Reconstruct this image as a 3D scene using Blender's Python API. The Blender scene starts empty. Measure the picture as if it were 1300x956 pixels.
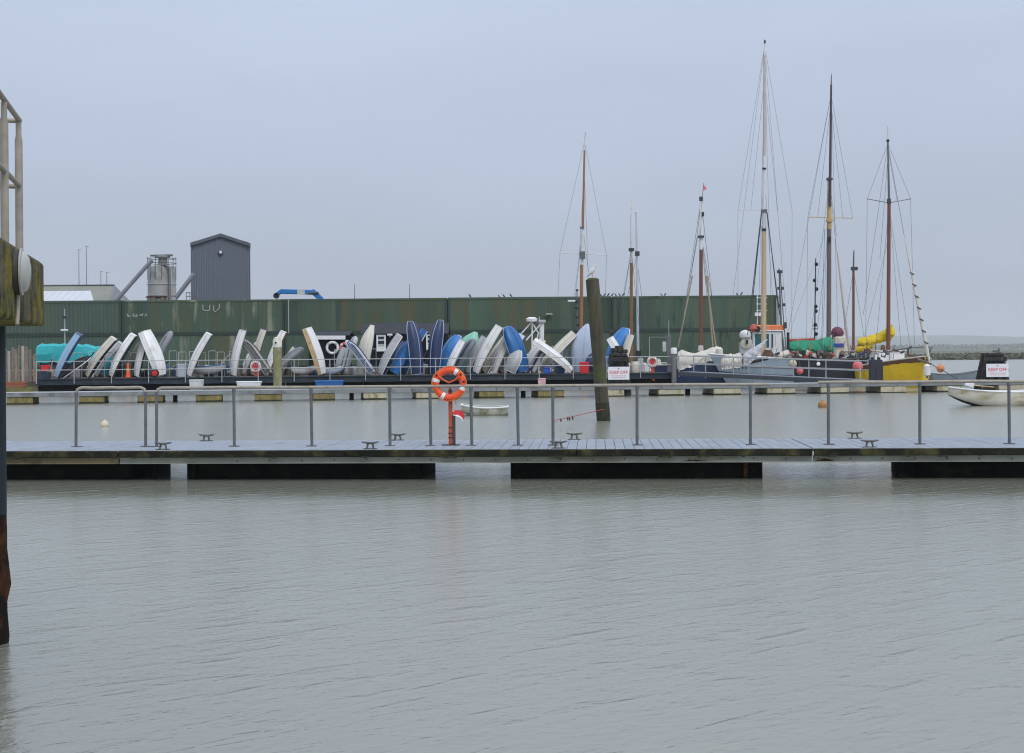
import bpy, bmesh, math, random
from mathutils import Vector, Matrix, noise
rnd = random.Random(7)
R = math.radians
S = bpy.context.scene
COL = S.collection

# ------------------------------------------------------------------ camera, sky, sun, exposure
F, CX, CY, EYE, ROLL = 1750.0, 650.0, 447.0, 2.23, R(0.43)
cam_d = bpy.data.cameras.new('camera')
cam = bpy.data.objects.new('camera', cam_d); COL.objects.link(cam)
cam_d.sensor_width = 36.0; cam_d.lens = F / 1300 * 36.0
cam_d.shift_y = -31.0 / 1300
cam_d.clip_start = 0.1; cam_d.clip_end = 9000
cam.matrix_world = Matrix.Translation((0, 0, EYE)) @ Matrix.Rotation(R(90), 4, 'X') @ Matrix.Rotation(-ROLL, 4, 'Z')
S.camera = cam

W = bpy.data.worlds.new('World'); S.world = W; W.use_nodes = True
nt = W.node_tree; nt.nodes.clear()
out = nt.nodes.new('ShaderNodeOutputWorld'); bg = nt.nodes.new('ShaderNodeBackground')
sky = nt.nodes.new('ShaderNodeTexSky'); sky.sky_type = 'NISHITA'; sky.sun_disc = False
SUN_EL, SUN_AZ = R(48), R(150)
sky.sun_elevation = SUN_EL; sky.sun_rotation = SUN_AZ; sky.dust_density = 3.0; sky.air_density = 1.0
tc = nt.nodes.new('ShaderNodeTexCoord'); sep = nt.nodes.new('ShaderNodeSeparateXYZ')
ramp = nt.nodes.new('ShaderNodeValToRGB')            # cloud layer: even overcast, a little brighter overhead
e = ramp.color_ramp.elements
e[0].position = 0.0; e[0].color = (3.72, 4.2, 5.2, 1)
e[1].position = 0.27; e[1].color = (5.55, 6.35, 7.95, 1)
x = e.new(1.0); x.color = (10.8, 11.6, 12.9, 1)
cl = nt.nodes.new('ShaderNodeTexNoise'); cl.inputs['Scale'].default_value = 3.2; cl.inputs['Detail'].default_value = 4
clm = nt.nodes.new('ShaderNodeMapping'); clm.inputs['Scale'].default_value = (1, 1, 4)
clr = nt.nodes.new('ShaderNodeMapRange'); clr.inputs['From Min'].default_value = .3; clr.inputs['From Max'].default_value = .7; clr.inputs['To Min'].default_value = 0.955; clr.inputs['To Max'].default_value = 1.04
mul = nt.nodes.new('ShaderNodeVectorMath'); mul.operation = 'SCALE'
mix = nt.nodes.new('ShaderNodeMix'); mix.data_type = 'RGBA'; mix.inputs[0].default_value = 0.88
L = nt.links.new
L(tc.outputs['Generated'], sep.inputs[0]); L(sep.outputs['Z'], ramp.inputs[0])
L(tc.outputs['Generated'], clm.inputs[0]); L(clm.outputs[0], cl.inputs['Vector']); L(cl.outputs[0], clr.inputs[0])
L(ramp.outputs[0], mul.inputs[0]); L(clr.outputs[0], mul.inputs['Scale'])
L(sky.outputs[0], mix.inputs[6]); L(mul.outputs[0], mix.inputs[7])
L(mix.outputs[2], bg.inputs[0]); bg.inputs[1].default_value = 0.108
L(bg.outputs[0], out.inputs[0])

sun_d = bpy.data.lights.new('sun', 'SUN'); sun_d.energy = 1.5; sun_d.angle = R(35); sun_d.color = (1.0, 0.97, 0.93)
sun = bpy.data.objects.new('sun', sun_d); COL.objects.link(sun)
# light comes from behind the camera, high up
sdir = Vector((math.sin(SUN_AZ) * math.cos(SUN_EL), math.cos(SUN_AZ) * math.cos(SUN_EL), math.sin(SUN_EL)))
sun.rotation_euler = sdir.to_track_quat('Z', 'Y').to_euler()
S.view_settings.view_transform = 'Standard'; S.view_settings.look = 'None'
S.view_settings.exposure = 0.0; S.view_settings.gamma = 1.0; S.view_settings.use_curve_mapping = False
S.cycles.use_denoising = True; S.cycles.filter_width = 1.15
S.cycles.max_bounces = 6; S.cycles.volume_bounces = 1

# ------------------------------------------------------------------ geometry helpers
def P(px, py, Y):
    """point at depth Y seen at photo pixel (px, py)"""
    u, v = px - CX, CY - py
    c, s = math.cos(ROLL), math.sin(ROLL)
    return Vector(((u * c + v * s) * Y / F, Y, EYE + (-u * s + v * c) * Y / F))

BASE = {}
class MB:
    def __init__(s): s.v = []; s.f = []
    def add(s, vs, fs):
        n = len(s.v); s.v += [Vector(p) for p in vs]; s.f += [tuple(i + n for i in q) for q in fs]; return s
    def box(s, c, d, rz=0.0, m=None):
        c = Vector(c); hx, hy, hz = d[0] / 2, d[1] / 2, d[2] / 2
        rot = m if m is not None else Matrix.Rotation(rz, 3, 'Z')
        vs = [c + rot @ Vector((x * hx, y * hy, z * hz)) for z in (-1, 1) for y in (-1, 1) for x in (-1, 1)]
        return s.add(vs, [(0, 2, 3, 1), (4, 5, 7, 6), (0, 1, 5, 4), (2, 6, 7, 3), (0, 4, 6, 2), (1, 3, 7, 5)])
    def beam(s, a, b, w, h, up=(0, 0, 1)):
        a = Vector(a); b = Vector(b); d = b - a; X = d.normalized(); U = Vector(up)
        Yv = U.cross(X)
        if Yv.length < 1e-4: Yv = Vector((0, 1, 0)).cross(X)
        Yv.normalize(); Z = X.cross(Yv)
        m = Matrix((X, Yv, Z)).transposed()
        return s.box((a + b) / 2, (d.length, w, h), m=m)
    def tube(s, pts, r, n=8, cap=True, closed=False):
        pts = [Vector(p) for p in pts]; k = len(pts)
        rs = r if isinstance(r, (list, tuple)) else [r] * k
        vs, fs = [], []; prev = None
        for i, p in enumerate(pts):
            if closed: t = pts[(i + 1) % k] - pts[i - 1]
            else: t = pts[min(i + 1, k - 1)] - pts[max(i - 1, 0)]
            t.normalize()
            if prev is None:
                a = Vector((0, 0, 1)) if abs(t.z) < .9 else Vector((1, 0, 0))
                prev = t.cross(a).normalized()
            else:
                prev = (prev - t * prev.dot(t)).normalized()
            b = t.cross(prev)
            for j in range(n):
                q = 2 * math.pi * j / n
                vs.append(p + (prev * math.cos(q) + b * math.sin(q)) * rs[i])
        m = k if closed else k - 1
        for i in range(m):
            for j in range(n):
                a0 = i * n + j; a1 = i * n + (j + 1) % n; b0 = ((i + 1) % k) * n + j; b1 = ((i + 1) % k) * n + (j + 1) % n
                fs.append((a0, a1, b1, b0))
        if cap and not closed:
            fs.append(tuple(range(n - 1, -1, -1))); fs.append(tuple((k - 1) * n + j for j in range(n)))
        return s.add(vs, fs)
    def lathe(s, o, prof, n=20, m=None):
        """profile of (radius, height) turned about +Z at o, m turns the axis"""
        o = Vector(o); vs, fs = [], []
        for r, h in prof:
            for j in range(n):
                q = 2 * math.pi * j / n; p = Vector((r * math.cos(q), r * math.sin(q), h))
                vs.append(o + (m @ p if m is not None else p))
        for i in range(len(prof) - 1):
            for j in range(n):
                fs.append((i * n + j, i * n + (j + 1) % n, (i + 1) * n + (j + 1) % n, (i + 1) * n + j))
        fs.append(tuple(range(n - 1, -1, -1))); fs.append(tuple((len(prof) - 1) * n + j for j in range(n)))
        return s.add(vs, fs)
    def prism(s, poly, a, b):
        """poly: world points (planar); a, b: offsets to the two caps"""
        a = Vector(a); b = Vector(b); k = len(poly)
        vs = [Vector(p) + a for p in poly] + [Vector(p) + b for p in poly]
        fs = [tuple(range(k - 1, -1, -1)), tuple(range(k, 2 * k))] + [(i, (i + 1) % k, k + (i + 1) % k, k + i) for i in range(k)]
        return s.add(vs, fs)
    def loft(s, rings, capA=True, capB=True, closed=False):
        n = len(rings[0]); vs = [p for r in rings for p in r]; fs = []
        for i in range(len(rings) - 1):
            for j in range(n if closed else n - 1):
                j1 = (j + 1) % n
                fs.append((i * n + j, i * n + j1, (i + 1) * n + j1, (i + 1) * n + j))
        if capA: fs.append(tuple(range(n - 1, -1, -1)))
        if capB: fs.append(tuple((len(rings) - 1) * n + j for j in range(n)))
        return s.add(vs, fs)
    def minz(s): return min(v.z for v in s.v)
    def shift(s, d):
        d = Vector(d); s.v = [v + d for v in s.v]; return s
    def build(s, name, mat, parent=None, smooth=False, bevel=0, seg=1, ang=40):
        base = BASE.get(parent, None) if parent is not None else None
        if base is None: base = Vector((0, 0, 0))
        if parent is None:
            mn = Vector((min(v.x for v in s.v), min(v.y for v in s.v), min(v.z for v in s.v)))
            mx = Vector((max(v.x for v in s.v), max(v.y for v in s.v), max(v.z for v in s.v)))
            base = Vector(((mn.x + mx.x) / 2, (mn.y + mx.y) / 2, mn.z))
        me = bpy.data.meshes.new(name)
        me.from_pydata([tuple(v - base) for v in s.v], [], s.f); me.validate()
        bm = bmesh.new(); bm.from_mesh(me); bmesh.ops.recalc_face_normals(bm, faces=bm.faces); bm.to_mesh(me); bm.free()
        if smooth: me.shade_smooth(); me.set_sharp_from_angle(angle=R(ang))
        me.materials.append(mat)
        o = bpy.data.objects.new(name, me); COL.objects.link(o)
        if parent is not None: o.parent = parent
        else: o.location = base
        BASE[o] = base
        if bevel:
            md = o.modifiers.new('bevel', 'BEVEL'); md.width = bevel; md.segments = seg; md.limit_method = 'ANGLE'; md.angle_limit = R(35)
        return o

LABELS = set()
def tag(o, label, cat, group=None):
    if not group and label in LABELS: print('DUPLICATE LABEL', label)
    LABELS.add(label)
    o['label'] = label; o['category'] = cat
    if group: o['group'] = group
    return o
def thing(name, label, cat, base=(0, 0, 0), group=None):
    o = bpy.data.objects.new(name, None); COL.objects.link(o); o.location = Vector(base); BASE[o] = Vector(base)
    o.empty_display_size = .2
    return tag(o, label, cat, group)
def struct(o, kind='structure'): o['kind'] = kind; return o
def dup(o, parent, loc=None, rot=None):
    c = o.copy(); COL.objects.link(c); c.parent = parent
    BASE[c] = BASE.get(parent, Vector((0, 0, 0))) if parent is not None else BASE.get(o)
    if loc is not None: c.location = loc
    if rot is not None: c.rotation_euler = rot
    return c
def copy_tree(root, loc, label=None, group=None, rot=None):
    r = root.copy(); COL.objects.link(r); r.location = loc; BASE[r] = Vector(loc)
    if rot is not None: r.rotation_euler = rot
    if label: r['label'] = label; LABELS.add(label)
    if group: r['group'] = group
    for ch in root.children:
        c = ch.copy(); COL.objects.link(c); c.parent = r
        for g in ch.children:
            d = g.copy(); COL.objects.link(d); d.parent = c
    return r

class Frame:
    """a straight quay-like line: origin, yaw; s along it, w behind it"""
    def __init__(f, y0, yaw): f.y0 = y0; f.a = yaw; f.u = Vector((math.cos(yaw), math.sin(yaw), 0)); f.w = Vector((-math.sin(yaw), math.cos(yaw), 0))
    def at(f, s, w, z): return Vector((0, f.y0, z)) + f.u * s + f.w * w
    def s(f, px, w=0.0, py=None):
        v = CY - (py if py is not None else CY)
        k = ((px - CX) + v * math.sin(ROLL)) / F
        return (k * f.y0 + k * w * math.cos(f.a) + w * math.sin(f.a)) / (math.cos(f.a) - k * math.sin(f.a))
    def depth(f, px, w=0.0): return f.at(f.s(px, w), w, 0).y

# ------------------------------------------------------------------ materials
MATS = {}
def M(name, col, rough=.6, var=.18, scale=3.0, metal=0.0, bump=0.0, col2=None, c2scale=2.0, c2thr=(.5, .7), stretch=(1, 1, 1), stretch2=(1, 1, 1), spec=.5, col3=None, c3scale=1.0, c3thr=(.6, .7), stretch3=(1, 1, 1), bscale=None, rv=0.0):
    if name in MATS: return MATS[name]
    m = bpy.data.materials.new(name); m.use_nodes = True; MATS[name] = m
    t = m.node_tree; b = t.nodes['Principled BSDF']; l = t.links.new
    b.inputs['Roughness'].default_value = rough; b.inputs['Metallic'].default_value = metal
    b.inputs['Specular IOR Level'].default_value = spec
    tcn = t.nodes.new('ShaderNodeTexCoord'); oi = t.nodes.new('ShaderNodeObjectInfo')
    sc = t.nodes.new('ShaderNodeVectorMath'); sc.operation = 'SCALE'; sc.inputs[0].default_value = (37, 53, 71)
    l(oi.outputs['Random'], sc.inputs['Scale'])
    ad = t.nodes.new('ShaderNodeVectorMath'); ad.operation = 'ADD'; l(tcn.outputs['Object'], ad.inputs[0]); l(sc.outputs[0], ad.inputs[1])
    def nz(scl, st, det=5):
        mp = t.nodes.new('ShaderNodeMapping'); mp.inputs['Scale'].default_value = st; l(ad.outputs[0], mp.inputs[0])
        n = t.nodes.new('ShaderNodeTexNoise'); n.inputs['Scale'].default_value = scl; n.inputs['Detail'].default_value = det
        n.inputs['Roughness'].default_value = .62
        l(mp.outputs[0], n.inputs['Vector']); return n
    n1 = nz(scale, stretch)
    mr = t.nodes.new('ShaderNodeMapRange'); mr.inputs['From Min'].default_value = .25; mr.inputs['From Max'].default_value = .75
    mr.inputs['To Min'].default_value = 1 - var; mr.inputs['To Max'].default_value = 1 + var; l(n1.outputs[0], mr.inputs[0])
    mu = t.nodes.new('ShaderNodeVectorMath'); mu.operation = 'SCALE'; mu.inputs[0].default_value = col; 
    if rv:
        r0 = t.nodes.new('ShaderNodeMapRange'); r0.inputs['To Min'].default_value = 1 - rv; r0.inputs['To Max'].default_value = 1 + rv; l(oi.outputs['Random'], r0.inputs[0])
        rm = t.nodes.new('ShaderNodeMath'); rm.operation = 'MULTIPLY'; l(mr.outputs[0], rm.inputs[0]); l(r0.outputs[0], rm.inputs[1]); l(rm.outputs[0], mu.inputs['Scale'])
    else: l(mr.outputs[0], mu.inputs['Scale'])
    cur = mu.outputs[0]
    for c, cs, th, st in ((col2, c2scale, c2thr, stretch2), (col3, c3scale, c3thr, stretch3)):
        if c is None: continue
        n2 = nz(cs, st, 6); r2 = t.nodes.new('ShaderNodeMapRange'); r2.inputs['From Min'].default_value = th[0]; r2.inputs['From Max'].default_value = th[1]
        l(n2.outputs[0], r2.inputs[0])
        mx = t.nodes.new('ShaderNodeMix'); mx.data_type = 'RGBA'; l(r2.outputs[0], mx.inputs[0]); l(cur, mx.inputs[6]); mx.inputs[7].default_value = (*c, 1)
        cur = mx.outputs[2]
    l(cur, b.inputs['Base Color'])
    if bump:
        n3 = nz(bscale or scale * 4, stretch); bp = t.nodes.new('ShaderNodeBump'); bp.inputs['Strength'].default_value = 1; bp.inputs['Distance'].default_value = bump
        l(n3.outputs[0], bp.inputs['Height']); l(bp.outputs[0], b.inputs['Normal'])
    return m

CONC = M('mossy_concrete', (.105, .095, .062), .95, .4, 5, bump=.03, col2=(.20, .17, .016), c2scale=3.5, c2thr=(.45, .58), col3=(.035, .036, .02), c3scale=4, c3thr=(.48, .64), spec=.2)
GALV = M('galvanised_steel', (.31, .28, .235), .6, .25, 7, metal=.1, col2=(.20, .15, .10), c2scale=3, c2thr=(.62, .74))
GALVD = M('dull_galvanised_steel', (.12, .128, .135), .65, .25, 7, metal=.15)
PALEST = M('pale_galvanised_tube', (.36, .375, .39), .5, .12, 9, metal=.2)
DECK = M('pale_deck_plank', (.27, .305, .36), .75, .12, 2.0, col2=(.22, .245, .28), c2scale=1.5, c2thr=(.5, .72))
TIMB_DK = M('black_wet_timber', (.016, .017, .012), .85, .5, 3, bump=.01, spec=.12, col2=(.065, .062, .026), c2scale=3, c2thr=(.5, .65), stretch=(.3, 1, 1))
BEAM = M('weathered_grey_beam', (.27, .29, .25), .7, .2, 1.5, col2=(.16, .15, .09), c2scale=1.2, c2thr=(.52, .7), stretch2=(.5, 1, 3), col3=(.13, .05, .015), c3scale=.9, c3thr=(.68, .75))
BEAMY = M('stained_ochre_beam', (.20, .17, .09), .7, .3, 1.5, col2=(.07, .05, .03), c2scale=1.6, c2thr=(.5, .65))
BLACKP = M('black_float_plastic', (.006, .006, .006), .8, .4, 2, col2=(.014, .013, .009), c2scale=3, spec=.08)
RUST = M('rust', (.11, .040, .014), .9, .5, 12, bump=.004, col2=(.022, .014, .010), c2scale=5, c2thr=(.42, .58), spec=.2)
PILE = M('weathered_pile_timber', (.078, .068, .045), .9, .45, 2.2, bump=.05, col2=(.045, .042, .03), c2scale=5, c2thr=(.48, .62), stretch=(4, 4, .35), stretch2=(3, 3, .2), col3=(.07, .085, .03), c3scale=1.3, c3thr=(.5, .65), bscale=6)
WEED = M('green_weed', (.028, .032, .012), .85, .5, 9, bump=.03, col2=(.012, .014, .008), c2scale=6)
MOSS = M('pile_moss', (.06, .07, .018), .95, .4, 14, bump=.02)
ORANGE = M('orange_buoy', (.76, .085, .02), .5, .12, 6, col2=(.52, .07, .03), c2scale=5, c2thr=(.58, .75))
ORPOST = M('orange_painted_post', (.42, .075, .025), .5, .2, 5, col2=(.25, .05, .02), c2scale=6, c2thr=(.6, .7))
WHITE = M('white_paint', (.74, .75, .76), .45, .07, 3)
OFFW = M('white_gelcoat', (.74, .74, .745), .35, .08, 2, col2=(.56, .555, .52), c2scale=2.2, c2thr=(.52, .72), stretch2=(1, 1, .5), col3=(.40, .38, .32), c3scale=5, c3thr=(.66, .76), rv=.09)
CREAM = M('cream_gelcoat', (.60, .57, .49), .4, .1, 2, col2=(.42, .39, .31), c2scale=2.5, c2thr=(.55, .75))
LGREY = M('light_grey_hull', (.42, .43, .45), .5, .1, 2, col2=(.28, .28, .28), c2scale=2.2, c2thr=(.55, .75))
GREY = M('grey_rubber', (.24, .25, .28), .6, .12, 2)
DGREY = M('dark_grey_rubber', (.045, .048, .056), .7, .2, 2)
BLACK = M('black_paint', (.010, .011, .013), .6, .3, 3)
NAVY = M('navy_hull', (.018, .036, .105), .4, .2, 2, col2=(.035, .05, .10), c2scale=3)
BLUE = M('bright_blue_hull', (.03, .19, .52), .4, .12, 2, col2=(.06, .24, .50), c2scale=2)
BLUE2 = M('mid_blue_hull', (.018, .12, .34), .4, .12, 2)
LBLUE = M('pale_blue_hull', (.28, .44, .62), .45, .1, 2, col2=(.36, .46, .58), c2scale=2.5)
PBLUE = M('powder_blue_hull', (.36, .43, .56), .45, .08, 2, col2=(.44, .48, .56), c2scale=1.5)
MINT = M('mint_green_hull', (.24, .52, .40), .5, .12, 2)
TAN = M('tan_varnish_hull', (.52, .38, .19), .45, .15, 2, col2=(.36, .25, .12), c2scale=3)
PINKH = M('pinkish_white_hull', (.62, .54, .51), .5, .12, 2)
RED = M('red_plastic', (.62, .022, .03), .45, .1, 3)
REDO = M('red_orange_plastic', (.70, .12, .07), .45, .15, 3)
TEALT = M('turquoise_tarpaulin', (.02, .38, .42), .5, .15, 2.5, bump=.03)
YELLOW = M('yellow_hull', (.82, .53, .012), .42, .10, 1.5, col2=(.50, .30, .02), c2scale=1.5, c2thr=(.55, .75), stretch2=(1, 1, 2))
YELC = M('yellow_canvas', (.62, .45, .01), .75, .18, 2.5, bump=.03)
GREENC = M('green_canvas', (.015, .26, .15), .75, .22, 2, bump=.03, col2=(.03, .22, .10), c2scale=1.5)
WCANV = M('white_canvas', (.62, .59, .54), .8, .12, 2, bump=.03)
GCANV = M('grey_white_canvas', (.50, .50, .54), .8, .12, 2, bump=.03)
RCANV = M('red_canvas', (.32, .035, .025), .75, .2, 2)
BROWNW = M('brown_varnished_wood', (.12, .05, .025), .5, .25, 3, stretch=(1, 1, .3))
MASTR = M('reddish_mast_varnish', (.17, .06, .035), .45, .2, 2, stretch=(2, 2, .3))
MASTO = M('orange_brown_mast_varnish', (.30, .13, .05), .45, .2, 2, stretch=(2, 2, .3))
MASTP = M('pale_spruce_mast', (.50, .38, .25), .5, .15, 2, stretch=(2, 2, .3))
MASTG = M('grey_brown_mast', (.14, .11, .095), .55, .25, 2, stretch=(2, 2, .3))
MASTW = M('white_mast_paint', (.62, .63, .64), .5, .1, 2)
MASTY = M('yellow_mast_paint', (.48, .33, .13), .5, .15, 2)
MASTPK = M('pale_pink_brown_mast', (.50, .42, .38), .5, .12, 2)
WIRE = M('rigging_wire', (.09, .10, .12), .5, .1, 3)
ROPE = M('tan_rope', (.34, .27, .19), .85, .2, 8)
RROPE = M('red_rope', (.35, .05, .05), .85, .2, 8)
GLASS = M('dark_window_glass', (.03, .045, .05), .12, .1, 1)
TEAL = M('teal_glass', (.02, .13, .14), .2, .2, 1)
ORPAINT = M('orange_wheelhouse_roof', (.75, .22, .08), .5, .1, 2)
PINKB = M('pink_buoy', (.68, .13, .13), .5, .12, 3)
CREAMB = M('cream_buoy', (.50, .45, .33), .6, .15, 3)
ORB = M('orange_mooring_buoy', (.60, .24, .08), .6, .2, 3)
BRNB = M('brown_orange_buoy', (.36, .17, .05), .7, .25, 4)
PURP = M('maroon_ball', (.14, .03, .06), .6, .1, 3)
FLOATY = M('algae_stained_float', (.22, .18, .07), .85, .3, 2.5, col2=(.13, .11, .03), c2scale=2.5, c2thr=(.45, .65), stretch2=(2, 2, .7))
FLOATC = M('bare_concrete_float', (.44, .40, .29), .85, .25, 2.5, col2=(.20, .16, .06), c2scale=2.5, c2thr=(.52, .68), stretch2=(2, 2, .7))
JBEAM = M('blue_grey_steel_beam', (.028, .038, .050), .8, .3, 1.2, spec=.2, col2=(.06, .07, .08), c2scale=1.5, stretch2=(.4, 1, 2))
PDECK = M('grey_pontoon_edge', (.20, .22, .23), .7, .2, 1.5, col2=(.10, .10, .09), c2scale=2, stretch2=(.5, 1, 1))
SHED = M('black_shed_boards', (.008, .010, .014), .85, .3, 2, spec=.15)
SHEDR = M('dark_felt_roof', (.026, .030, .040), .9, .2, 2)
FENCEW = M('weathered_fence_board', (.23, .18, .14), .9, .35, 2, stretch=(3, 3, .4), col2=(.14, .12, .10), c2scale=2)
BRICK = M('orange_brick', (.32, .11, .06), .9, .25, 6)
ALGW = M('algae_green_wall', (.16, .15, .05), .9, .3, 2.5, col2=(.09, .07, .03), c2scale=2)
CLAD = M('grey_blue_cladding', (.130, .152, .192), .6, .05, .5)
CLADT = M('dark_cladding_trim', (.08, .092, .118), .6, .05, .5)
SILO = M('stained_silo_steel', (.34, .35, .36), .7, .15, .5, col2=(.24, .16, .10), c2scale=.55, c2thr=(.54, .70), stretch2=(1, 1, .5), col3=(.10, .11, .08), c3scale=.6, c3thr=(.56, .70), stretch3=(1, 1, .35))
PIPE = M('grey_conveyor_tube', (.22, .23, .26), .6, .12, .6)
WSHED = M('white_shed_cladding', (.52, .55, .60), .6, .06, .3)
RSHED = M('olive_shed_roof', (.21, .22, .19), .8, .12, .4)
CRANE = M('blue_crane_paint', (.015, .17, .46), .4, .1, 1)
BIRDM = M('dark_bird', (.03, .03, .035), .8, .2, 9)
GULLM = M('white_gull', (.60, .60, .62), .8, .15, 9)
REDTXT = M('red_lettering', (.62, .08, .10), .6, .05, 3)
MARK = M('white_spray_paint', (.50, .52, .50), .8, .25, 5)
ROCK = M('quay_ground', (.11, .105, .085), .95, .3, .6, bump=.05)
GRATE = M('gangway_mesh', (.20, .22, .25), .6, .2, 3, metal=.2)
ALGSIGN = M('sign_board', (.70, .71, .74), .5, .05, 3)
def green(name, st):
    return M(name, (.066, .105, .076), .85, .28, .45, bump=.0, col2=(.10, .104, .058), c2scale=.45, c2thr=(.50, .64), stretch=(1.2, 1, .10), stretch2=(1.1, 1, .10), col3=st, c3scale=.7, c3thr=(.56, .68), stretch3=(1.5, 1, .25), spec=.25, rv=.24)
GREEN_A = green('green_container_paint_pale_streaks', (.25, .26, .19))
GREEN_B = green('green_container_paint_ochre_streaks', (.115, .10, .055))
GREEN_C = green('green_container_paint_dark_streaks', (.028, .05, .045))
GREEN_D = M('blue_green_container_paint', (.055, .095, .075), .65, .10, .5, col2=(.085, .11, .06), c2scale=.6, stretch2=(1.3, 1, .15))
GREEN_T = M('dark_green_trim', (.026, .048, .038), .7, .2, .6)

def text_mesh(txt, size, mat, name, parent, origin, xdir, zdir):
    c = bpy.data.curves.new(name, 'FONT'); c.body = txt; c.size = size; c.align_x = 'CENTER'; c.align_y = 'CENTER'; c.extrude = .002; c.offset = size * .012
    o = bpy.data.objects.new('tmp', c); COL.objects.link(o)
    dg = bpy.context.evaluated_depsgraph_get(); me = bpy.data.meshes.new_from_object(o.evaluated_get(dg))
    bpy.data.objects.remove(o)
    X = Vector(xdir).normalized(); Z = Vector(zdir).normalized(); N = X.cross(Z)
    b = BASE[parent]
    for v in me.vertices:
        v.co = Vector(origin) + X * v.co.x + Z * v.co.y + N * v.co.z - b
    me.materials.clear(); me.materials.append(mat)
    r = bpy.data.objects.new(name, me); COL.objects.link(r); r.parent = parent; BASE[r] = b
    return r

# ------------------------------------------------------------------ water
def water_material():
    m = bpy.data.materials.new('estuary_water'); m.use_nodes = True
    t = m.node_tree; b = t.nodes['Principled BSDF']; l = t.links.new
    rg = t.nodes.new('ShaderNodeMapRange'); b.inputs['IOR'].default_value = 2.25
    tcn = t.nodes.new('ShaderNodeTexCoord'); sp = t.nodes.new('ShaderNodeSeparateXYZ'); l(tcn.outputs['Object'], sp.inputs[0])
    def nz(scale, st, rot, det, typ=None):
        mp = t.nodes.new('ShaderNodeMapping'); mp.vector_type = 'TEXTURE'; mp.inputs['Scale'].default_value = tuple(1 / q for q in st); mp.inputs['Rotation'].default_value = (0, 0, -rot)
        l(tcn.outputs['Object'], mp.inputs[0])
        n = t.nodes.new('ShaderNodeTexNoise'); n.inputs['Scale'].default_value = scale; n.inputs['Detail'].default_value = det
        n.inputs['Distortion'].default_value = .35
        l(mp.outputs[0], n.inputs['Vector']); return n
    mx_ = t.nodes.new('ShaderNodeMath'); mx_.operation = 'MULTIPLY_ADD'; mx_.inputs[1].default_value = .061; l(sp.outputs['X'], mx_.inputs[0]); l(sp.outputs['Y'], mx_.inputs[2])
    ab = t.nodes.new('ShaderNodeMath'); ab.operation = 'SUBTRACT'; ab.inputs[1].default_value = 25.2; l(mx_.outputs[0], ab.inputs[0])
    ab2 = t.nodes.new('ShaderNodeMath'); ab2.operation = 'ABSOLUTE'; l(ab.outputs[0], ab2.inputs[0])      # ripples die down in the lee of the pontoon
    rg.inputs['From Min'].default_value = 2.4; rg.inputs['From Max'].default_value = 4.6; rg.inputs['To Min'].default_value = .03; rg.inputs['To Max'].default_value = .22
    l(ab2.outputs[0], rg.inputs[0]); l(rg.outputs[0], b.inputs['Roughness'])
    n0 = nz(.16, (1, 1, 1), 0, 3)
    mr = t.nodes.new('ShaderNodeMix'); mr.data_type = 'RGBA'
    mr.inputs[6].default_value = (.205, .212, .172, 1); mr.inputs[7].default_value = (.245, .252, .205, 1); l(n0.outputs[0], mr.inputs[0])
    l(mr.outputs[2], b.inputs['Base Color'])
    # wind ripples: short crests lying across the view, and finer chop; the basin behind the pontoon lies sheltered
    a1 = nz(4.0, (1, 1.8, 1), R(-30), 3); a2 = nz(11, (1, 1.4, 1), R(-25), 2); a3 = nz(.7, (1, 3.0, 1), R(-34), 2)
    sh = t.nodes.new('ShaderNodeMapRange'); sh.inputs['From Min'].default_value = 22; sh.inputs['From Max'].default_value = 30
    sh.inputs['To Min'].default_value = 1.0; sh.inputs['To Max'].default_value = .55; l(sp.outputs['Y'], sh.inputs[0])
    def sc(n, f):
        q = t.nodes.new('ShaderNodeMath'); q.operation = 'MULTIPLY'; q.inputs[1].default_value = f; l(n.outputs[0], q.inputs[0]); return q
    a4 = nz(1.3, (1, 3.6, 1), R(-36), 3); cr = t.nodes.new('ShaderNodeMapRange'); cr.inputs['From Min'].default_value = .56; cr.inputs['From Max'].default_value = .80; l(a4.outputs[0], cr.inputs[0])   # scattered steeper crests
    a5 = nz(24.0, (1, 1.4, 1), R(-6), 2)
    s1 = sc(a1, .0080); s2 = sc(a2, .0048); s3 = sc(a3, .008); s4 = sc(cr, .0085); s5 = sc(a5, .0016)
    q1 = t.nodes.new('ShaderNodeMath'); l(s4.outputs[0], q1.inputs[0]); l(s5.outputs[0], q1.inputs[1])
    ad = t.nodes.new('ShaderNodeMath'); l(s1.outputs[0], ad.inputs[0]); l(s2.outputs[0], ad.inputs[1])
    ad2 = t.nodes.new('ShaderNodeMath'); l(ad.outputs[0], ad2.inputs[0]); l(s3.outputs[0], ad2.inputs[1])
    ad3 = t.nodes.new('ShaderNodeMath'); l(ad2.outputs[0], ad3.inputs[0]); l(q1.outputs[0], ad3.inputs[1])
    ml = t.nodes.new('ShaderNodeMath'); ml.operation = 'MULTIPLY'; l(ad3.outputs[0], ml.inputs[0]); l(sh.outputs[0], ml.inputs[1])
    bp = t.nodes.new('ShaderNodeBump'); bp.inputs['Strength'].default_value = 1.0; bp.inputs['Distance'].default_value = 1.0
    l(ml.outputs[0], bp.inputs['Height']); l(bp.outputs[0], b.inputs['Normal'])
    return m
WATER = water_material()
def sheet(name, pts, z, mat, nx=1):
    mb = MB(); mb.add([Vector((p[0], p[1], 0)) for p in pts], [tuple(range(len(pts)))])
    me = bpy.data.meshes.new(name); me.from_pydata([tuple(v) for v in mb.v], [], mb.f); me.materials.append(mat)
    o = bpy.data.objects.new(name, me); COL.objects.link(o); o.location.z = z; BASE[o] = Vector((0, 0, z)); return o
struct(sheet('water', [(-7500, -250), (7500, -250), (7500, 7860), (-7500, 7860)], 0.0, WATER))
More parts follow.
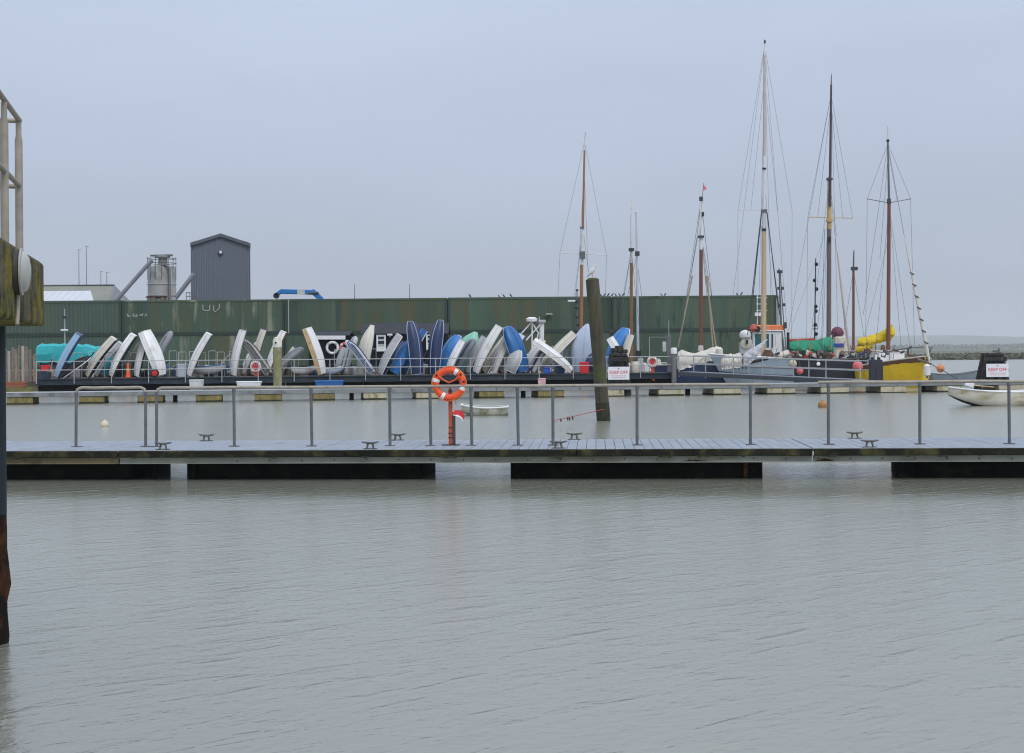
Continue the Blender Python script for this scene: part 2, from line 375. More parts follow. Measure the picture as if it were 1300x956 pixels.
MUD = M('river_bed', (.10, .09, .06), .95, .2, .5)
struct(sheet('river_bed', [(-7550, -280), (7550, -280), (7550, 7880), (-7550, 7880)], -2.5, MUD))

# ------------------------------------------------------------------ quay ground under sheds and containers
q = MB(); poly = [(-90, 88.6), (-3.0, 92.0), (-2.4, 96.5), (22.5, 96.0), (26, 180), (-120, 260)]
q.prism([(a, b, 0) for a, b in poly], (0, 0, -2.2), (0, 0, 1.22)); struct(q.build('quay', ROCK, bevel=.05))

# ------------------------------------------------------------------ far marsh and hills
def ridge(name, y0, y1, x0, x1, zf, mat, n=120, rows=6):
    mb = MB(); vs = []; fs = []
    for i in range(n + 1):
        x = x0 + (x1 - x0) * i / n
        for j in range(rows + 1):
            f = j / rows; y = y0 + (y1 - y0) * f
            vs.append((x, y, zf(x, y, f)))
    for i in range(n):
        for j in range(rows):
            a = i * (rows + 1) + j; fs.append((a, a + rows + 1, a + rows + 2, a + 1))
    mb.add(vs, fs); return mb.build(name, mat, smooth=True, ang=180)
MARSH = M('marsh_green', (.105, .112, .065), .95, .35, .15, col2=(.05, .06, .03), c2scale=.08, col3=(.11, .10, .06), c3scale=.3)
HILL = M('hill_green', (.05, .075, .05), .95, .3, .02, col2=(.10, .12, .07), c2scale=.01)
struct(ridge('marsh_bank', 277, 420, 26, 420, lambda x, y, f: -.3 + 1.0 * min(1, f * 7) ** .6 + .2 * noise.noise((x * .05, y * .05, 0)), MARSH, 140, 14))
struct(ridge('distant_field', 520, 3400, -600, 3000, lambda x, y, f: -.3 + 1.9 * f ** .4 + .5 * noise.noise((x * .01, y * .01, 3)), MARSH, 80, 8))
struct(ridge('distant_hills', 4600, 7400, -2600, 6800, lambda x, y, f: 1.2 + math.sin(min(f * 1.15, 1) * math.pi / 2) * (64 + 26 * noise.noise((x * .0009, 0, 5)) + 7 * noise.noise((x * .005, 1, 5))), HILL, 240, 10))
def shrubs(name, n, x0, x1, yf, zf, size, seed, mat):
    rr = random.Random(seed); mb = MB()
    for i in range(n):
        x = x0 + (x1 - x0) * rr.random(); y = yf(rr); z = zf(x, y, rr); sz = size * (.5 + rr.random())
        for k in range(5):
            c = Vector((x + rr.uniform(-1, 1) * sz, y + rr.uniform(-1, 1) * sz, z + rr.random() * sz * .9))
            a = Vector((rr.uniform(-1, 1), rr.uniform(-.5, .5), rr.uniform(-.4, 1))).normalized() * sz * .55
            b = Vector((rr.uniform(-1, 1), rr.uniform(-1, 1), rr.uniform(-.2, 1))).normalized() * sz * .45
            mb.add([c - a, c + b, c + a, c - b], [(0, 1, 2, 3)])
    o = mb.build(name, mat); o['kind'] = 'stuff'; return o
SHRUB = M('far_scrub', (.135, .145, .10), .95, .15, .3, col2=(.105, .115, .08), c2scale=.2)
o = shrubs('marsh_scrub', 9000, 30, 150, lambda r: 278.5 + 60 * r.random() ** 2, lambda x, y, r: .15 + .4 * min(1, (y - 278) / 12) + .3 * noise.noise((x * .06, 2, 1)), .42, 3, SHRUB)
tag(o, 'low olive scrub along the far marsh shore at right', 'scrub')
o = shrubs('distant_wood', 5200, -50, 2200, lambda r: 2700 + 500 * r.random(), lambda x, y, r: 1.5 + 3.5 * max(0, noise.noise((x * .003, 7, 1)) + .3), 5.5, 4, SHRUB)
tag(o, 'hazy line of distant trees beyond the marsh', 'trees')
FARH = M('far_white_wall', (.6, .6, .6), .8, .1, .3); FARR = M('far_roof', (.16, .11, .10), .8, .1, .3)
for i, (px, w, h, lab) in enumerate([(1196, 11, 5, 'tiny pale house on the hazy far hillside nearest the moored yellow boat'), (1214, 16, 6, 'long pale farm building on the hazy far hillside'), (1236, 9, 5, 'tiny pale house on the hazy hillside left of the keep off dolphin')]):
    Y = 4620; p = P(px, 437, Y); t = thing('distant_house', lab, 'house', (p.x, Y, .5), 'distant houses')
    MB().box((p.x, Y, 4 + h / 2 - 2), (w, 8, h + 4)).build('wall', FARH, t)
    z = 4 + h; MB().prism([(p.x - w / 2 - .5, Y - 4.6, z), (p.x - w / 2 - .5, Y + 4.6, z), (p.x - w / 2 - .5, Y, z + 3)], (0, 0, 0), (w + 1, 0, 0)).build('roof', FARR, t)

# haze: one closed box of air round everything
hz = MB().box((0, 3800, 72), (15200, 8200, 152)).build('haze', MARK); hz.data.materials.clear()
hm = bpy.data.materials.new('haze_air'); hm.use_nodes = True; ht = hm.node_tree; ht.nodes.clear()
ho = ht.nodes.new('ShaderNodeOutputMaterial'); hv = ht.nodes.new('ShaderNodeVolumePrincipled')
hv.inputs['Color'].default_value = (.90, .94, 1.0, 1); hv.inputs['Density'].default_value = .00019; hv.inputs['Anisotropy'].default_value = .2
ht.links.new(hv.outputs[0], ho.inputs['Volume']); hz.data.materials.append(hm); hz['kind'] = 'stuff'; hz['label'] = 'thin pale haze in the air over the estuary'; hz['category'] = 'haze'

# ------------------------------------------------------------------ concrete pier head at the left edge
d = Vector((-.228, .974, 0)).normalized(); nrm = Vector((d.y, -d.x, 0))      # d runs away from the camera, nrm faces the channel
C0 = Vector((-3.80, 11.2, 0)); ZT, ZB = 3.0, 2.47
def PC(s, k, z): return C0 - d * s - nrm * k + Vector((0, 0, z))             # s towards the camera, k inland
t = thing('concrete_pier', 'mossy concrete pier head with rail and round lamp at left edge', 'pier', (C0.x, C0.y, ZB))
prof = [(0.0, ZB + .015), (0.0, ZT - .035), (.04, ZT), (1.9, ZT), (1.9, ZB), (.015, ZB)]
mb = MB(); mb.loft([[PC(s, k, z) for k, z in prof] for s in (0, .6, 1.4, 2.4, 4.0, 6.0)], closed=True)
mb.build('concrete_slab', CONC, t, bevel=.02)
pile_c = P(-17, 500, 10.7)
t2 = thing('steel_pile', 'grey steel tube pile with rusty foot under the concrete pier', 'pile', (pile_c.x, 10.7, -2.4))
MB().lathe((pile_c.x, 10.7, 0), [(.142, 1.0), (.142, 2.46)], 24).build('pile_tube', M('blue_grey_pile_steel', (.020, .030, .038), .7, .25, 3, spec=.25), t2, smooth=True)
jag = MB(); rings = []
for i in range(26):
    z = -2.4 + 3.4 * i / 25; ring = []
    for j in range(24):
        a = 2 * math.pi * j / 24
        r = .140 + (.022 if z < .9 else .0) * (max(0, noise.noise((math.cos(a) * 2, math.sin(a) * 2, z * 5))) * 1.6) + .008 * noise.noise((a * 3, z * 9, 0))
        ring.append(Vector((pile_c.x + r * math.cos(a), 10.7 + r * math.sin(a), z)))
    rings.append(ring)
jag.loft(rings, closed=True)  .build('rusty_foot', M('dark_rust', (.060, .026, .013), .95, .5, 9, bump=.006, col2=(.016, .012, .010), c2scale=5, c2thr=(.42, .56), col3=(.14, .08, .015), c3scale=4, c3thr=(.62, .70), spec=.1), t2, smooth=True)
# railing: corner post, near post, rails both ways
def rail_pt(s, z): return PC(.25 + s, .155, z)
hr = thing('pier_railing', 'weathered steel railing on the concrete pier at left edge', 'railing', PC(.3, .2, ZT))
for s in (0.02, .90, 2.3, 3.8):
    p = rail_pt(s, 0); mb = MB()
    mb.tube([p + Vector((0, 0, ZT)), p + Vector((0, 0, ZT + .93)), p + Vector((0, 0, ZT + .97)), p + Vector((0, 0, ZT + 1.08))], [.030, .030, .022, .022], 12)
    mb.build('post', GALV, hr, smooth=True)
    MB().lathe(p + Vector((0, 0, ZT + .001)), [(.07, 0), (.07, .012), (.04, .02)], 14).build('base_plate', GALV, hr, smooth=True)
for z in (ZT + 1.10, ZT + .58):
    MB().tube([rail_pt(-.05, z), rail_pt(5.2, z)], .021, 10).build('rail', GALV, hr, smooth=True)
    q0 = rail_pt(0.0, z - .008); MB().tube([q0 + nrm * .02, q0 - nrm * 1.5], .019, 10).build('rail', GALV, hr, smooth=True)
p = q0 - nrm * 1.4; MB().tube([Vector((p.x, p.y, ZT)), Vector((p.x, p.y, ZT + 1.08))], .03, 10).build('post', GALV, hr, smooth=True)
# bulkhead lamp on the face
s_l = 1.90; lc = PC(s_l, 0, 2.80)
bl = thing('bulkhead_lamp', 'round bulkhead lamp fixed to the mossy concrete pier', 'lamp', lc)
ax = Matrix((d, Vector((0, 0, 1)), nrm)).transposed()
MB().lathe(lc, [(.155, .002), (.155, .030), (.145, .038), (.12, .038)], 28, ax).build('lamp_body', M('grey_cast_housing', (.045, .045, .042), .7, .2, 6), bl, smooth=True)
MB().lathe(lc, [(.160, .038), (.160, .050), (.14, .054)], 28, ax).build('lamp_bezel', M('grey_metal_bezel', (.36, .36, .34), .5, .15, 6), bl, smooth=True)
MB().lathe(lc, [(.14, .054), (.13, .074), (.10, .090), (.06, .098), (.012, .102)], 28, ax).build('lamp_lens', M('frosted_lamp_glass', (.38, .39, .37), .3, .1, 4), bl, smooth=True)
MB().tube([lc + nrm * .018 + Vector((0, 0, -.16)), lc + nrm * .018 + Vector((0, 0, -.24)), lc + nrm * .018 + d * -.06 + Vector((0, 0, -.36))], .014, 8).build('conduit', GALV, bl, smooth=True)

# ------------------------------------------------------------------ near pontoon (three modules)
NP = Frame(23.94, R(-3.5)); DZ = .545
modules = [(8 - 120, 150, 'left module of the near floating pontoon, beside the concrete pier', BEAMY),
           (150, 1031, 'long middle module of the near floating pontoon, under the orange lifebuoy', BEAM),
           (1031, 1430, 'right module of the near floating pontoon, in front of the white dinghy', BEAM)]
floats = {0: [(-70, 216)], 1: [(236, 552), (656, 967)], 2: [(1130, 1330)]}
plank = None
def nbox(mb, s0, s1, w0, w1, z0, z1, fr=NP):
    c = fr.at((s0 + s1) / 2, (w0 + w1) / 2, (z0 + z1) / 2); return mb.box(c, (abs(s1 - s0), abs(w1 - w0), abs(z1 - z0)), fr.a)
PONT = []
for i, (a, b, lab, bm_) in enumerate(modules):
    s0, s1 = NP.s(a) + .01, NP.s(b) - .012
    t = thing('pontoon', lab, 'pontoon', NP.at((s0 + s1) / 2, 1.35, -.25), 'near pontoon modules'); PONT.append(t)
    fb = t; ln = s1 - s0; k = max(1, round(ln / 3.6))
    for j in range(k):                              # timber fender along the front edge, butted lengths
        m0, m1 = s0 + ln * j / k + .004, s0 + ln * (j + 1) / k - .004
        nbox(MB(), m0, m1, -.07 + rnd.uniform(-.006, .006), .0, DZ - .125, DZ - .006 + rnd.uniform(-.004, .003)).build('fender_timber', TIMB_DK, t, bevel=.012)
    nbox(MB(), s0, s1, 2.66, 2.73, DZ - .13, DZ - .005).build('fender_timber', TIMB_DK, t, bevel=.012)
    mb = MB(); nbox(mb, s0, s1, .03, .09, DZ - .235, DZ - .126); nbox(mb, s0, s1, -.01, .03, DZ - .24, DZ - .225); nbox(mb, s0, s1, -.01, .03, DZ - .14, DZ - .127)
    mb.build('channel_beam', bm_, t, bevel=.004)
    nbox(MB(), s0, s1, 2.55, 2.62, DZ - .235, DZ - .126).build('channel_beam', bm_, t)
    mb = MB(); x = s0 + .5
    while x < s1 - .1: nbox(mb, x, x + .08, .10, 2.54, DZ - .20, DZ - .05); x += 1.5
    mb.build('cross_beams', TIMB_DK, t)['kind'] = 'stuff'
    # planks across
    n = int((s1 - s0) / .168); base = BASE[t]
    for j in range(n):
        s = s0 + (j + .5) * (s1 - s0) / n
        if plank is None:
            me = nbox(MB(), -.0805, .0805, 0.004, 2.655, -.036, 0, Frame(0, NP.a)); plank = me.build('plank', DECK, t, bevel=.004)
            plank.location = NP.at(s, 0, DZ) - base; pm = plank
            # recentre the shared mesh on the front edge
            c = BASE[t]
            for v in plank.data.vertices: v.co += c
        else: pm = dup(plank, t)
        pm.location = NP.at(s, 0, DZ + rnd.uniform(-.0025, .0025)) - base
    for (fa, fb2) in floats[i]:
        nbox(MB(), NP.s(fa, .35 if fa < 650 else 2.5), NP.s(fb2, 2.5 if fb2 < 650 else .35), .35, 2.5, -.25, DZ - .232).build('float', BLACKP, t, bevel=.02)
        for e_ in (fa + 6, fb2 - 24):
            s = NP.s(e_, .3); nbox(MB(), s, s + .07, .30, .345, .02, DZ - .24).build('float_strap', RUST if 900 < e_ < 1000 else BLACKP, t)
# weed hanging from the fender timbers
wr = random.Random(21)
for i, t in enumerate(PONT):
    a, b = NP.s(modules[i][0]), NP.s(modules[i][1]); x = a + .2
    while x < b - .3:
        w_, h_ = wr.uniform(.05, .3), wr.uniform(.015, .05); pts_ = [(x + w_ * k / 5, DZ - .125 - h_ * wr.uniform(.2, 1) * (1 if 0 < k < 5 else .1)) for k in range(6)]
        MB().prism([NP.at(p, -.072, z) for p, z in pts_] + [NP.at(x + w_, -.072, DZ - .10), NP.at(x, -.072, DZ - .10)], (0, 0, 0), NP.w * .03).build('weed_fringe', WEED, t); x += w_ + wr.uniform(.3, 1.6)
# rust patches as bolted plates
for px, pa in ((1034, 2), (862, 1)):
    s = NP.s(px); w = .16 if pa == 2 else .24
    mb = MB(); k = 9; pts = []
    for j in range(k + 1): pts.append((s + w * 2 * j / k, DZ - .225 + (.06 if pa == 2 else .035) * (1 - abs(j / k * 2 - 1) ** 1.4) * rnd.uniform(.6, 1.0) + .004))
    poly = [NP.at(pts[0][0], .028, DZ - .222)] + [NP.at(a, .028, b) for a, b in pts] + [NP.at(pts[-1][0], .028, DZ - .222)]
    mb.prism(poly, (0, 0, 0), NP.w * -.003).build('rust_scab', RUST, PONT[pa])
# bolt heads on the channel beams
for px in range(300, 1290, 41):
    pa = 1 if px < 1031 else 2; s = NP.s(px); c = NP.at(s, .03, DZ - .185 + rnd.uniform(-.01, .01))
    MB().lathe(c, [(.013, 0), (.013, .012)], 6, Matrix.Rotation(R(90), 3, 'X')).build('bolt', RUST if px % 3 else BLACK, PONT[pa])
# cleats
def cleat(px, py, mod, w):
    s = NP.s(px, w, py); t = PONT[mod]; mb = MB(); h = .115
    for o_ in (-.055, .055):
        c = NP.at(s + o_, w, DZ); mb.tube([c, c + Vector((0, 0, .03)), c + NP.u * (-o_ * .25) + Vector((0, 0, .09))], [.026, .017, .020], 8)
    mb.tube([NP.at(s + x_, w, DZ + h + z_) for x_, z_ in ((-.155, .012), (-.12, .004), (-.06, -.006), (0, -.01), (.06, -.006), (.12, .004), (.155, .012))], [.008, .015, .019, .02, .019, .015, .008], 8)
    nbox(mb, s - .12, s + .12, w - .045, w + .045, DZ + .001, DZ + .014)
    mb.build('cleat', M('cast_cleat', (.115, .11, .10), .6, .3, 8, metal=.3), t, smooth=True)
for a in ((207, 568, 1, .14), (262, 555, 1, 2.5), (470, 566, 1, .14), (505, 554, 1, 2.5), (709, 563, 1, .14), (729, 551, 1, 2.5), (1085, 549, 2, 2.5), (1104, 560, 2, .14)): cleat(*a)
# handrails
RW = .92; RZ = DZ + 1.075
def handrail(posts, lab, gr, rz=RZ, ends=(True, True), ext=(0, 0)):
    ss = [NP.s(p, RW, 527) for p in posts]
    t = thing('handrail', lab, 'handrail', NP.at(ss[0], RW, DZ), gr)
    a, b = ss[0] - ext[0], ss[-1] + ext[1]; pts = []
    r = .09
    if ends[0]: pts += [NP.at(a, RW, rz - r), NP.at(a + r * .3, RW, rz - r * .3), NP.at(a + r, RW, rz)]
    else: pts += [NP.at(a, RW, rz)]
    for j in range(1, 8): pts.append(NP.at(a + (b - a) * j / 8, RW, rz + .004 * math.sin(j * 2.1)))
    if ends[1]: pts += [NP.at(b - r, RW, rz), NP.at(b - r * .3, RW, rz - r * .3), NP.at(b, RW, rz - r)]
    else: pts += [NP.at(b, RW, rz)]
    MB().tube(pts, .029, 12).build('top_rail', GALV, t, smooth=True, ang=60)
    for i, s in enumerate(ss):
        top = rz - (r if (i == 0 and ends[0]) or (i == len(ss) - 1 and ends[1]) else .03)
        lean = rnd.uniform(-.012, .012)
        MB().tube([NP.at(s + lean, RW, DZ + .006), NP.at(s, RW, top)], .0275, 12).build('post', GALVD, t, smooth=True)
        MB().tube([NP.at(s, RW, top - .05), NP.at(s, RW, top + .015)], .034, 12).build('clamp', GALVD, t, smooth=True)
        nbox(MB(), s - .09, s + .09, RW - .06, RW + .06, DZ + .003, DZ + .013).build('base_plate', GALVD, t)
    return t
handrail([97, 185], 'short hooped handrail on two posts at the left end of the near pontoon', 'pontoon handrails', RZ + .01)
handrail([199, 297, 395, 495, 546, 598, 657, 702, 809, 953], 'long galvanised handrail running behind the orange lifebuoy post on ten posts', 'pontoon handrails', ends=(True, False), ext=(0, .35))
handrail([1052, 1168, 1281, 1400], 'galvanised handrail on the right module of the near pontoon', 'pontoon handrails', RZ + .03, ends=(False, False), ext=(.18, .5))
# lifebuoy on its orange post
pw = 1.06; s = NP.s(572, pw, 530); base = NP.at(s, pw, DZ)
t = thing('lifebuoy_post', 'orange steel lifebuoy post bolted to the near pontoon', 'post', base)
nbox(MB(), s - .035, s + .035, pw - .03, pw + .03, DZ + .012, DZ + 1.02).build('post', ORPOST, t, bevel=.006)
nbox(MB(), s - .16, s + .16, pw - .11, pw + .11, DZ + .003, DZ + .011).build('base_plate', BLACK, t)
nbox(MB(), s + .037, s + .085, pw - .02, pw + .05, DZ + .012, DZ + .56).build('stay_tube', DGREY, t, bevel=.006)
for z in (.13, .21, .31): nbox(MB(), s - .04, s + .04, pw - .034, pw - .0305, DZ + z, DZ + z + .018).build('strap', BLACK, t)
for dz in (-.14, .14):
    MB().tube([NP.at(s, pw - .03, DZ + 1.0 + dz * .2), NP.at(s, pw - .09, DZ + 1.02 + dz * .2)], .012, 8).build('hook', BLACK, t)
cz = P(571, 487, base.y).z; cs = NP.s(570.5, pw - .1, 487); cc = NP.at(cs, pw - .10, cz)
lb = thing('lifebuoy', 'orange lifebuoy with four white bands on the near pontoon post', 'lifebuoy', cc)
RR, rr_ = .250, .066
def arc(a0, a1, n, Rr): return [cc + NP.u * (Rr * math.cos(R(a0 + (a1 - a0) * i / n))) + Vector((0, 0, Rr * math.sin(R(a0 + (a1 - a0) * i / n)))) for i in range(n + 1)]
MB().tube(arc(0, 360, 48, RR)[:-1], rr_, 16, closed=True).build('ring', ORANGE, lb, smooth=True, ang=80)
for a in (60, 165, 243, 340): MB().tube(arc(a - 7, a + 7, 5, RR), rr_ + .0025, 16).build('white_band', WHITE, lb, smooth=True, ang=60)
hold = [150, 112, 40, 12, 285, 215]
gl = []
for i in range(49):
    a = 360 * i / 48; gl.append(RR + rr_ * (.55 + .5 * abs(math.cos(R(a * 2 + 30)))))
MB().tube([cc - NP.w * .05 + NP.u * (g * math.cos(R(360 * i / 48))) + Vector((0, 0, g * math.sin(R(360 * i / 48)))) for i, g in enumerate(gl)][:-1], .007, 6, closed=True).build('grab_rope', M('orange_rope', (.70, .20, .03), .8, .2, 9), lb)
for a0, a1 in ((143, 270), (35, 270)):
    A = cc - NP.w * .072 + NP.u * (.23 * math.cos(R(a0))) + Vector((0, 0, .23 * math.sin(R(a0)))); B_ = cc - NP.w * .055 + Vector((0, 0, .02))
    MB().tube([A, (A + B_) / 2 + Vector((0, 0, -.015)), B_], .014, 7).build('hanging_strap', ORANGE, lb, smooth=True)
for a in (146, 38, 8): MB().box(cc - NP.w * .064 + NP.u * (.27 * math.cos(R(a))) + Vector((0, 0, .27 * math.sin(R(a)))), (.035, .02, .035), NP.a).build('rope_clip', BLACK, lb)
# torn red and white tape tied to the post
tp = thing('torn_tape', 'torn red and white plastic tape fluttering from the orange post', 'tape', NP.at(s + .1, pw, DZ + .45))
def ribbon(pts, w):
    mb = MB(); vs = []; fs = []
    for i, (a, z, o_) in enumerate(pts):
        for q_ in (-.5, .5): vs.append(NP.at(s + a + .01 * q_, pw + o_ + .02 * q_, DZ + z + w[i] * q_))
    vs2 = [v + NP.w * .003 for v in vs]; n = len(vs)
    for i in range(len(pts) - 1): fs += [(2 * i, 2 * i + 1, 2 * i + 3, 2 * i + 2), (n + 2 * i, n + 2 * i + 2, n + 2 * i + 3, n + 2 * i + 1)]
    return mb.add(vs + vs2, fs)
ribbon([(.036, .58, 0), (.10, .60, -.03), (.17, .58, .0), (.22, .54, .03), (.25, .50, 0)], [.03, .09, .11, .12, .05]).build('red_strip', RED, tp, smooth=True, ang=80)
ribbon([(.05, .555, -.02), (.11, .545, -.04), (.17, .52, -.02), (.215, .475, .0), (.225, .43, .01)], [.02, .025, .025, .03, .02]).build('white_strip', WHITE, tp, smooth=True, ang=80)
ribbon([(.09, .80, 0), (.11, .74, -.02), (.085, .68, .0), (.06, .61, .02)], [.04, .05, .03, .02]).build('red_strip', M('faded_red_tape', (.62, .30, .30), .5, .1, 4), tp, smooth=True, ang=80)

# ------------------------------------------------------------------ leaning timber pile in the basin
pb, pt_ = P(766.5, 535, 44.3), P(752, 355, 44.0)
t = thing('timber_pile', 'tall leaning timber pile with mossy top in the basin', 'pile', (pb.x, pb.y, -2.4))
axis = (pt_ - pb).normalized(); sx = axis.cross(Vector((0, 1, 0))).normalized(); sy = sx.cross(axis)
def pile_ring(q, r, sd):
    c = pb + axis * q; out_ = []
    for j in range(20):
        a = 2 * math.pi * j / 20
        rr2 = r * (1 + .05 * noise.noise((math.cos(a) * 2, math.sin(a) * 2, q * .7 + sd)) + .035 * noise.noise((math.cos(a) * 7, math.sin(a) * 7, q * .25)))
        out_.append(c + sx * (rr2 * math.cos(a)) + sy * (rr2 * math.sin(a)))
    return out_
H = (pt_ - pb).length; nn = 24
MB().loft([pile_ring(.62 + (H - .62) * i / nn, .213, 0) for i in range(nn + 1)], closed=True).build('shaft', PILE, t, smooth=True, ang=50)
MB().loft([pile_ring(-2.4 + 3.02 * i / 10, .222, 0) for i in range(11)], closed=True).build('weed_band', WEED, t, smooth=True, ang=50)
MB().loft([pile_ring(H + .002 + .05 * i / 2, .205 - .04 * i, 2) for i in range(3)], closed=True).build('moss_cap', MOSS, t, smooth=True)
pr = [P(767, 519.5, 43.9), P(750, 523.5, 42.8), P(728, 528.5, 41.5), P(706, 533.5, 40.2), P(698, 537, 39.6)]
pr[-1].z = -.1
t = thing('mooring_rope', 'red rope running from the leaning timber pile down to the water', 'rope', pr[2])
MB().tube(pr, .011, 6).build('line', RROPE, t, smooth=True)
for px, py, Y in ((712, 534, 40.7), (720.5, 532, 41.1), (723, 532, 41.25), (727, 531.5, 41.4)):
    p = P(px, py - 1, Y); MB().tube([p + Vector((0, 0, .05)), p, p + Vector((.01, 0, -.07))], [.008, .03, .012], 6).build('hanging_weed', BLACK, t)

# ------------------------------------------------------------------ low walkway pontoon on box floats
LP = Frame(66.9, R(10.2)); LZ = .54
s0, s1 = LP.s(-60), LP.s(1420)
t = thing('walkway_pontoon', 'low walkway pontoon on ochre stained box floats across the basin', 'pontoon', LP.at(0, 0, -.3)); LPT = t
nbox(MB(), s0, s1, .07, 1.9, LZ - .06, LZ - .004, LP).build('deck', M('grey_walkway_deck', (.33, .35, .37), .8, .15, 1.2), t)
k = 14
for j in range(k):
    nbox(MB(), s0 + (s1 - s0) * j / k + .01, s0 + (s1 - s0) * (j + 1) / k - .01, 0, .066, LZ - .20, LZ, LP).build('edge_board', PDECK, t, bevel=.01)
fl = [(8, 41), (100, 132), (174, 206), (248, 281), (323, 357), (397, 425), (461, 490), (528, 555), (608, 640), (683, 716), (768, 792), (836, 868), (906, 940), (974, 1010), (1042, 1078), (1118, 1150), (1190, 1222), (1268, 1300), (1345, 1378)]
for i, (a, b) in enumerate(fl):
    f = nbox(MB(), LP.s(a, .02), LP.s(b, .02), .02 + rnd.uniform(0, .03), 1.85, -.3, LZ - .205, LP).build('float', FLOATY if i < 6 or i in (8, 9) else FLOATC, t, bevel=.025)
    nbox(MB(), LP.s(a, .02) - .006, LP.s(b, .02) + .006, .012, 1.86, -.3, .05 + rnd.uniform(0, .04), LP).build('waterline_weed', WEED, f)
for px in (222, 446, 664, 873, 1135, 1172):
    s = LP.s(px, .4); nbox(MB(), s - .1, s + .1, .35, .55, -2.3, LZ - .21, LP).build('leg', BLACKP, t)

def on_lp(px, py, w=.8): return LP.at(LP.s(px, w, py), w, LZ)

# ------------------------------------------------------------------ boat jetty
JT = Frame(83.96, R(8.1)); JZ = .88
s0, s1 = JT.s(45), JT.s(856)
t = thing('boat_jetty', 'long steel edged jetty where dinghies are stored on end', 'jetty', JT.at(0, 2, -.3))
nbox(MB(), s0, s1, .12, 4.6, JZ - .07, JZ - .004, JT).build('deck', M('jetty_deck_boards', (.16, .15, .13), .85, .2, 1), t)
k = 9
for j in range(k):
    a, b = s0 + (s1 - s0) * j / k + .01, s0 + (s1 - s0) * (j + 1) / k - .01
    mb = MB(); nbox(mb, a, b, .03, .115, JZ - .36, JZ - .05, JT); nbox(mb, a, b, -.04, .03, JZ - .37, JZ - .34, JT); nbox(mb, a, b, -.05, .115, JZ - .05, JZ + .01, JT)
    mb.build('edge_beam', JBEAM, t)
x = s0 + .1
while x < s1 - 1:
    nbox(MB(), x, min(x + 4.6, s1), .2, 4.4, -.3, JZ - .375, JT).build('float', BLACKP, t, bevel=.03); x += 4.75  # black floats set nearly end to end also stand in for the underside shade
# railing
rt = thing('jetty_railing', 'two rail galvanised railing along the edge of the boat jetty', 'railing', JT.at(0, 0, JZ))
k = round((s1 - s0) / 2.17)
for j in range(k + 1):
    s = s0 + .06 + (s1 - s0 - .12) * j / k
    MB().tube([JT.at(s, -.065, JZ - .3), JT.at(s, -.065, JZ + 1.0)], .028, 8).build('post', PALEST, rt, smooth=True)
for z in (1.0, .5):
    MB().tube([JT.at(s0 + .06, -.065, JZ + z), JT.at(s1 - .06, -.065, JZ + z)], .024, 8).build('rail', PALEST, rt, smooth=True)

# ------------------------------------------------------------------ stacked green containers
CF = Frame(102.4, R(-1.2)); CZ = 1.235; CH = 2.515; CL = 12.15; CW = 2.44
def container(s, lvl, mat, lab, ln=CL):
    dp = .030 if mat is GREEN_D else .005
    z0 = CZ + lvl * (CH + .012); t = thing('shipping_container', lab, 'container', CF.at(s + ln / 2, CW / 2, z0), 'stacked green containers')
    def bx(a, b, w0, w1, za, zb): return nbox(MB(), a, b, w0, w1, z0 + za, z0 + zb, CF)
    n = int((ln - .3) / .278); pit = (ln - .3) / n; x = s + .15; vs = []
    for i in range(n):                              # corrugated front
        for f, w in ((0, .045), (.16, .045), (.34, .045 + dp), (.66, .045 + dp), (.84, .045)): vs.append((x + (i + f) * pit, w))
    vs.append((x + n * pit, .045)); cut = [0] + sorted(rnd.sample(range(4, n - 3), 4)) + [n]
    for k_ in range(5):                             # welded side sheets
        v_ = vs[cut[k_] * 5:cut[k_ + 1] * 5 + 1]; mb = MB()
        mb.add([CF.at(a, w, z0 + .16) for a, w in v_] + [CF.at(a, w, z0 + CH - .11) for a, w in v_], [(i, i + 1, len(v_) + i + 1, len(v_) + i) for i in range(len(v_) - 1)])
        mb.build('side_panel', mat, t)
    bx(s, s + ln, .01, .14, CH - .11, CH - .002 + (rnd.uniform(0, .06) if lvl else 0)).build('top_rail', GREEN_T if lvl == 0 else mat, t)
    bx(s, s + ln, .01, .14, .0, .16).build('bottom_rail', GREEN_T, t)
    for a in (s, s + ln - .15):
        cp = bx(a, a + .15, .005, .16, .161, CH - .111).build('corner_post', GREEN_T, t)
    for a in (s - .002, s + ln - .158):
        for zz in (.001, CH - .119): bx(a, a + .16, -.004, .17, zz, zz + .118).build('corner_casting', GREEN_T, t)
    mb = MB(); nbox(mb, s + .01, s + ln - .01, .16, CW, z0 + .02, z0 + CH - .03, CF).build('body_shell', mat, t)
    return t
sa = CF.s(155); g = CL + .05
cons = [(-2, 1, GREEN_D, 'upper green container farthest left, behind the concrete pier'), (-1, 1, GREEN_D, 'upper container with plain ribbed blue green side above the turquoise tarpaulin'),
        (0, 1, GREEN_A, 'upper green container with white graffiti, in front of the silo'), (1, 1, GREEN_B, 'upper green container below the blue crane arm'),
        (2, 1, GREEN_B, 'upper ochre streaked green container left of the leaning pile'), (3, 1, GREEN_C, 'upper green container at the right end of the stack, behind the red brown mast'),
        (-2, 0, GREEN_D, 'lower green container farthest left, behind the fence'), (-1, 0, GREEN_D, 'lower green container behind the turquoise tarpaulin'),
        (0, 0, GREEN_A, 'lower green container behind the crossed white dinghies at left'), (1, 0, GREEN_B, 'lower green container behind the black shed'),
        (2, 0, GREEN_B, 'lower green container behind the red box and leaning pile'), (3, 0, GREEN_C, 'lower green container at the right end of the stack')]
CT = [container(sa + i * g, l, m, lab) for i, l, m, lab in cons]
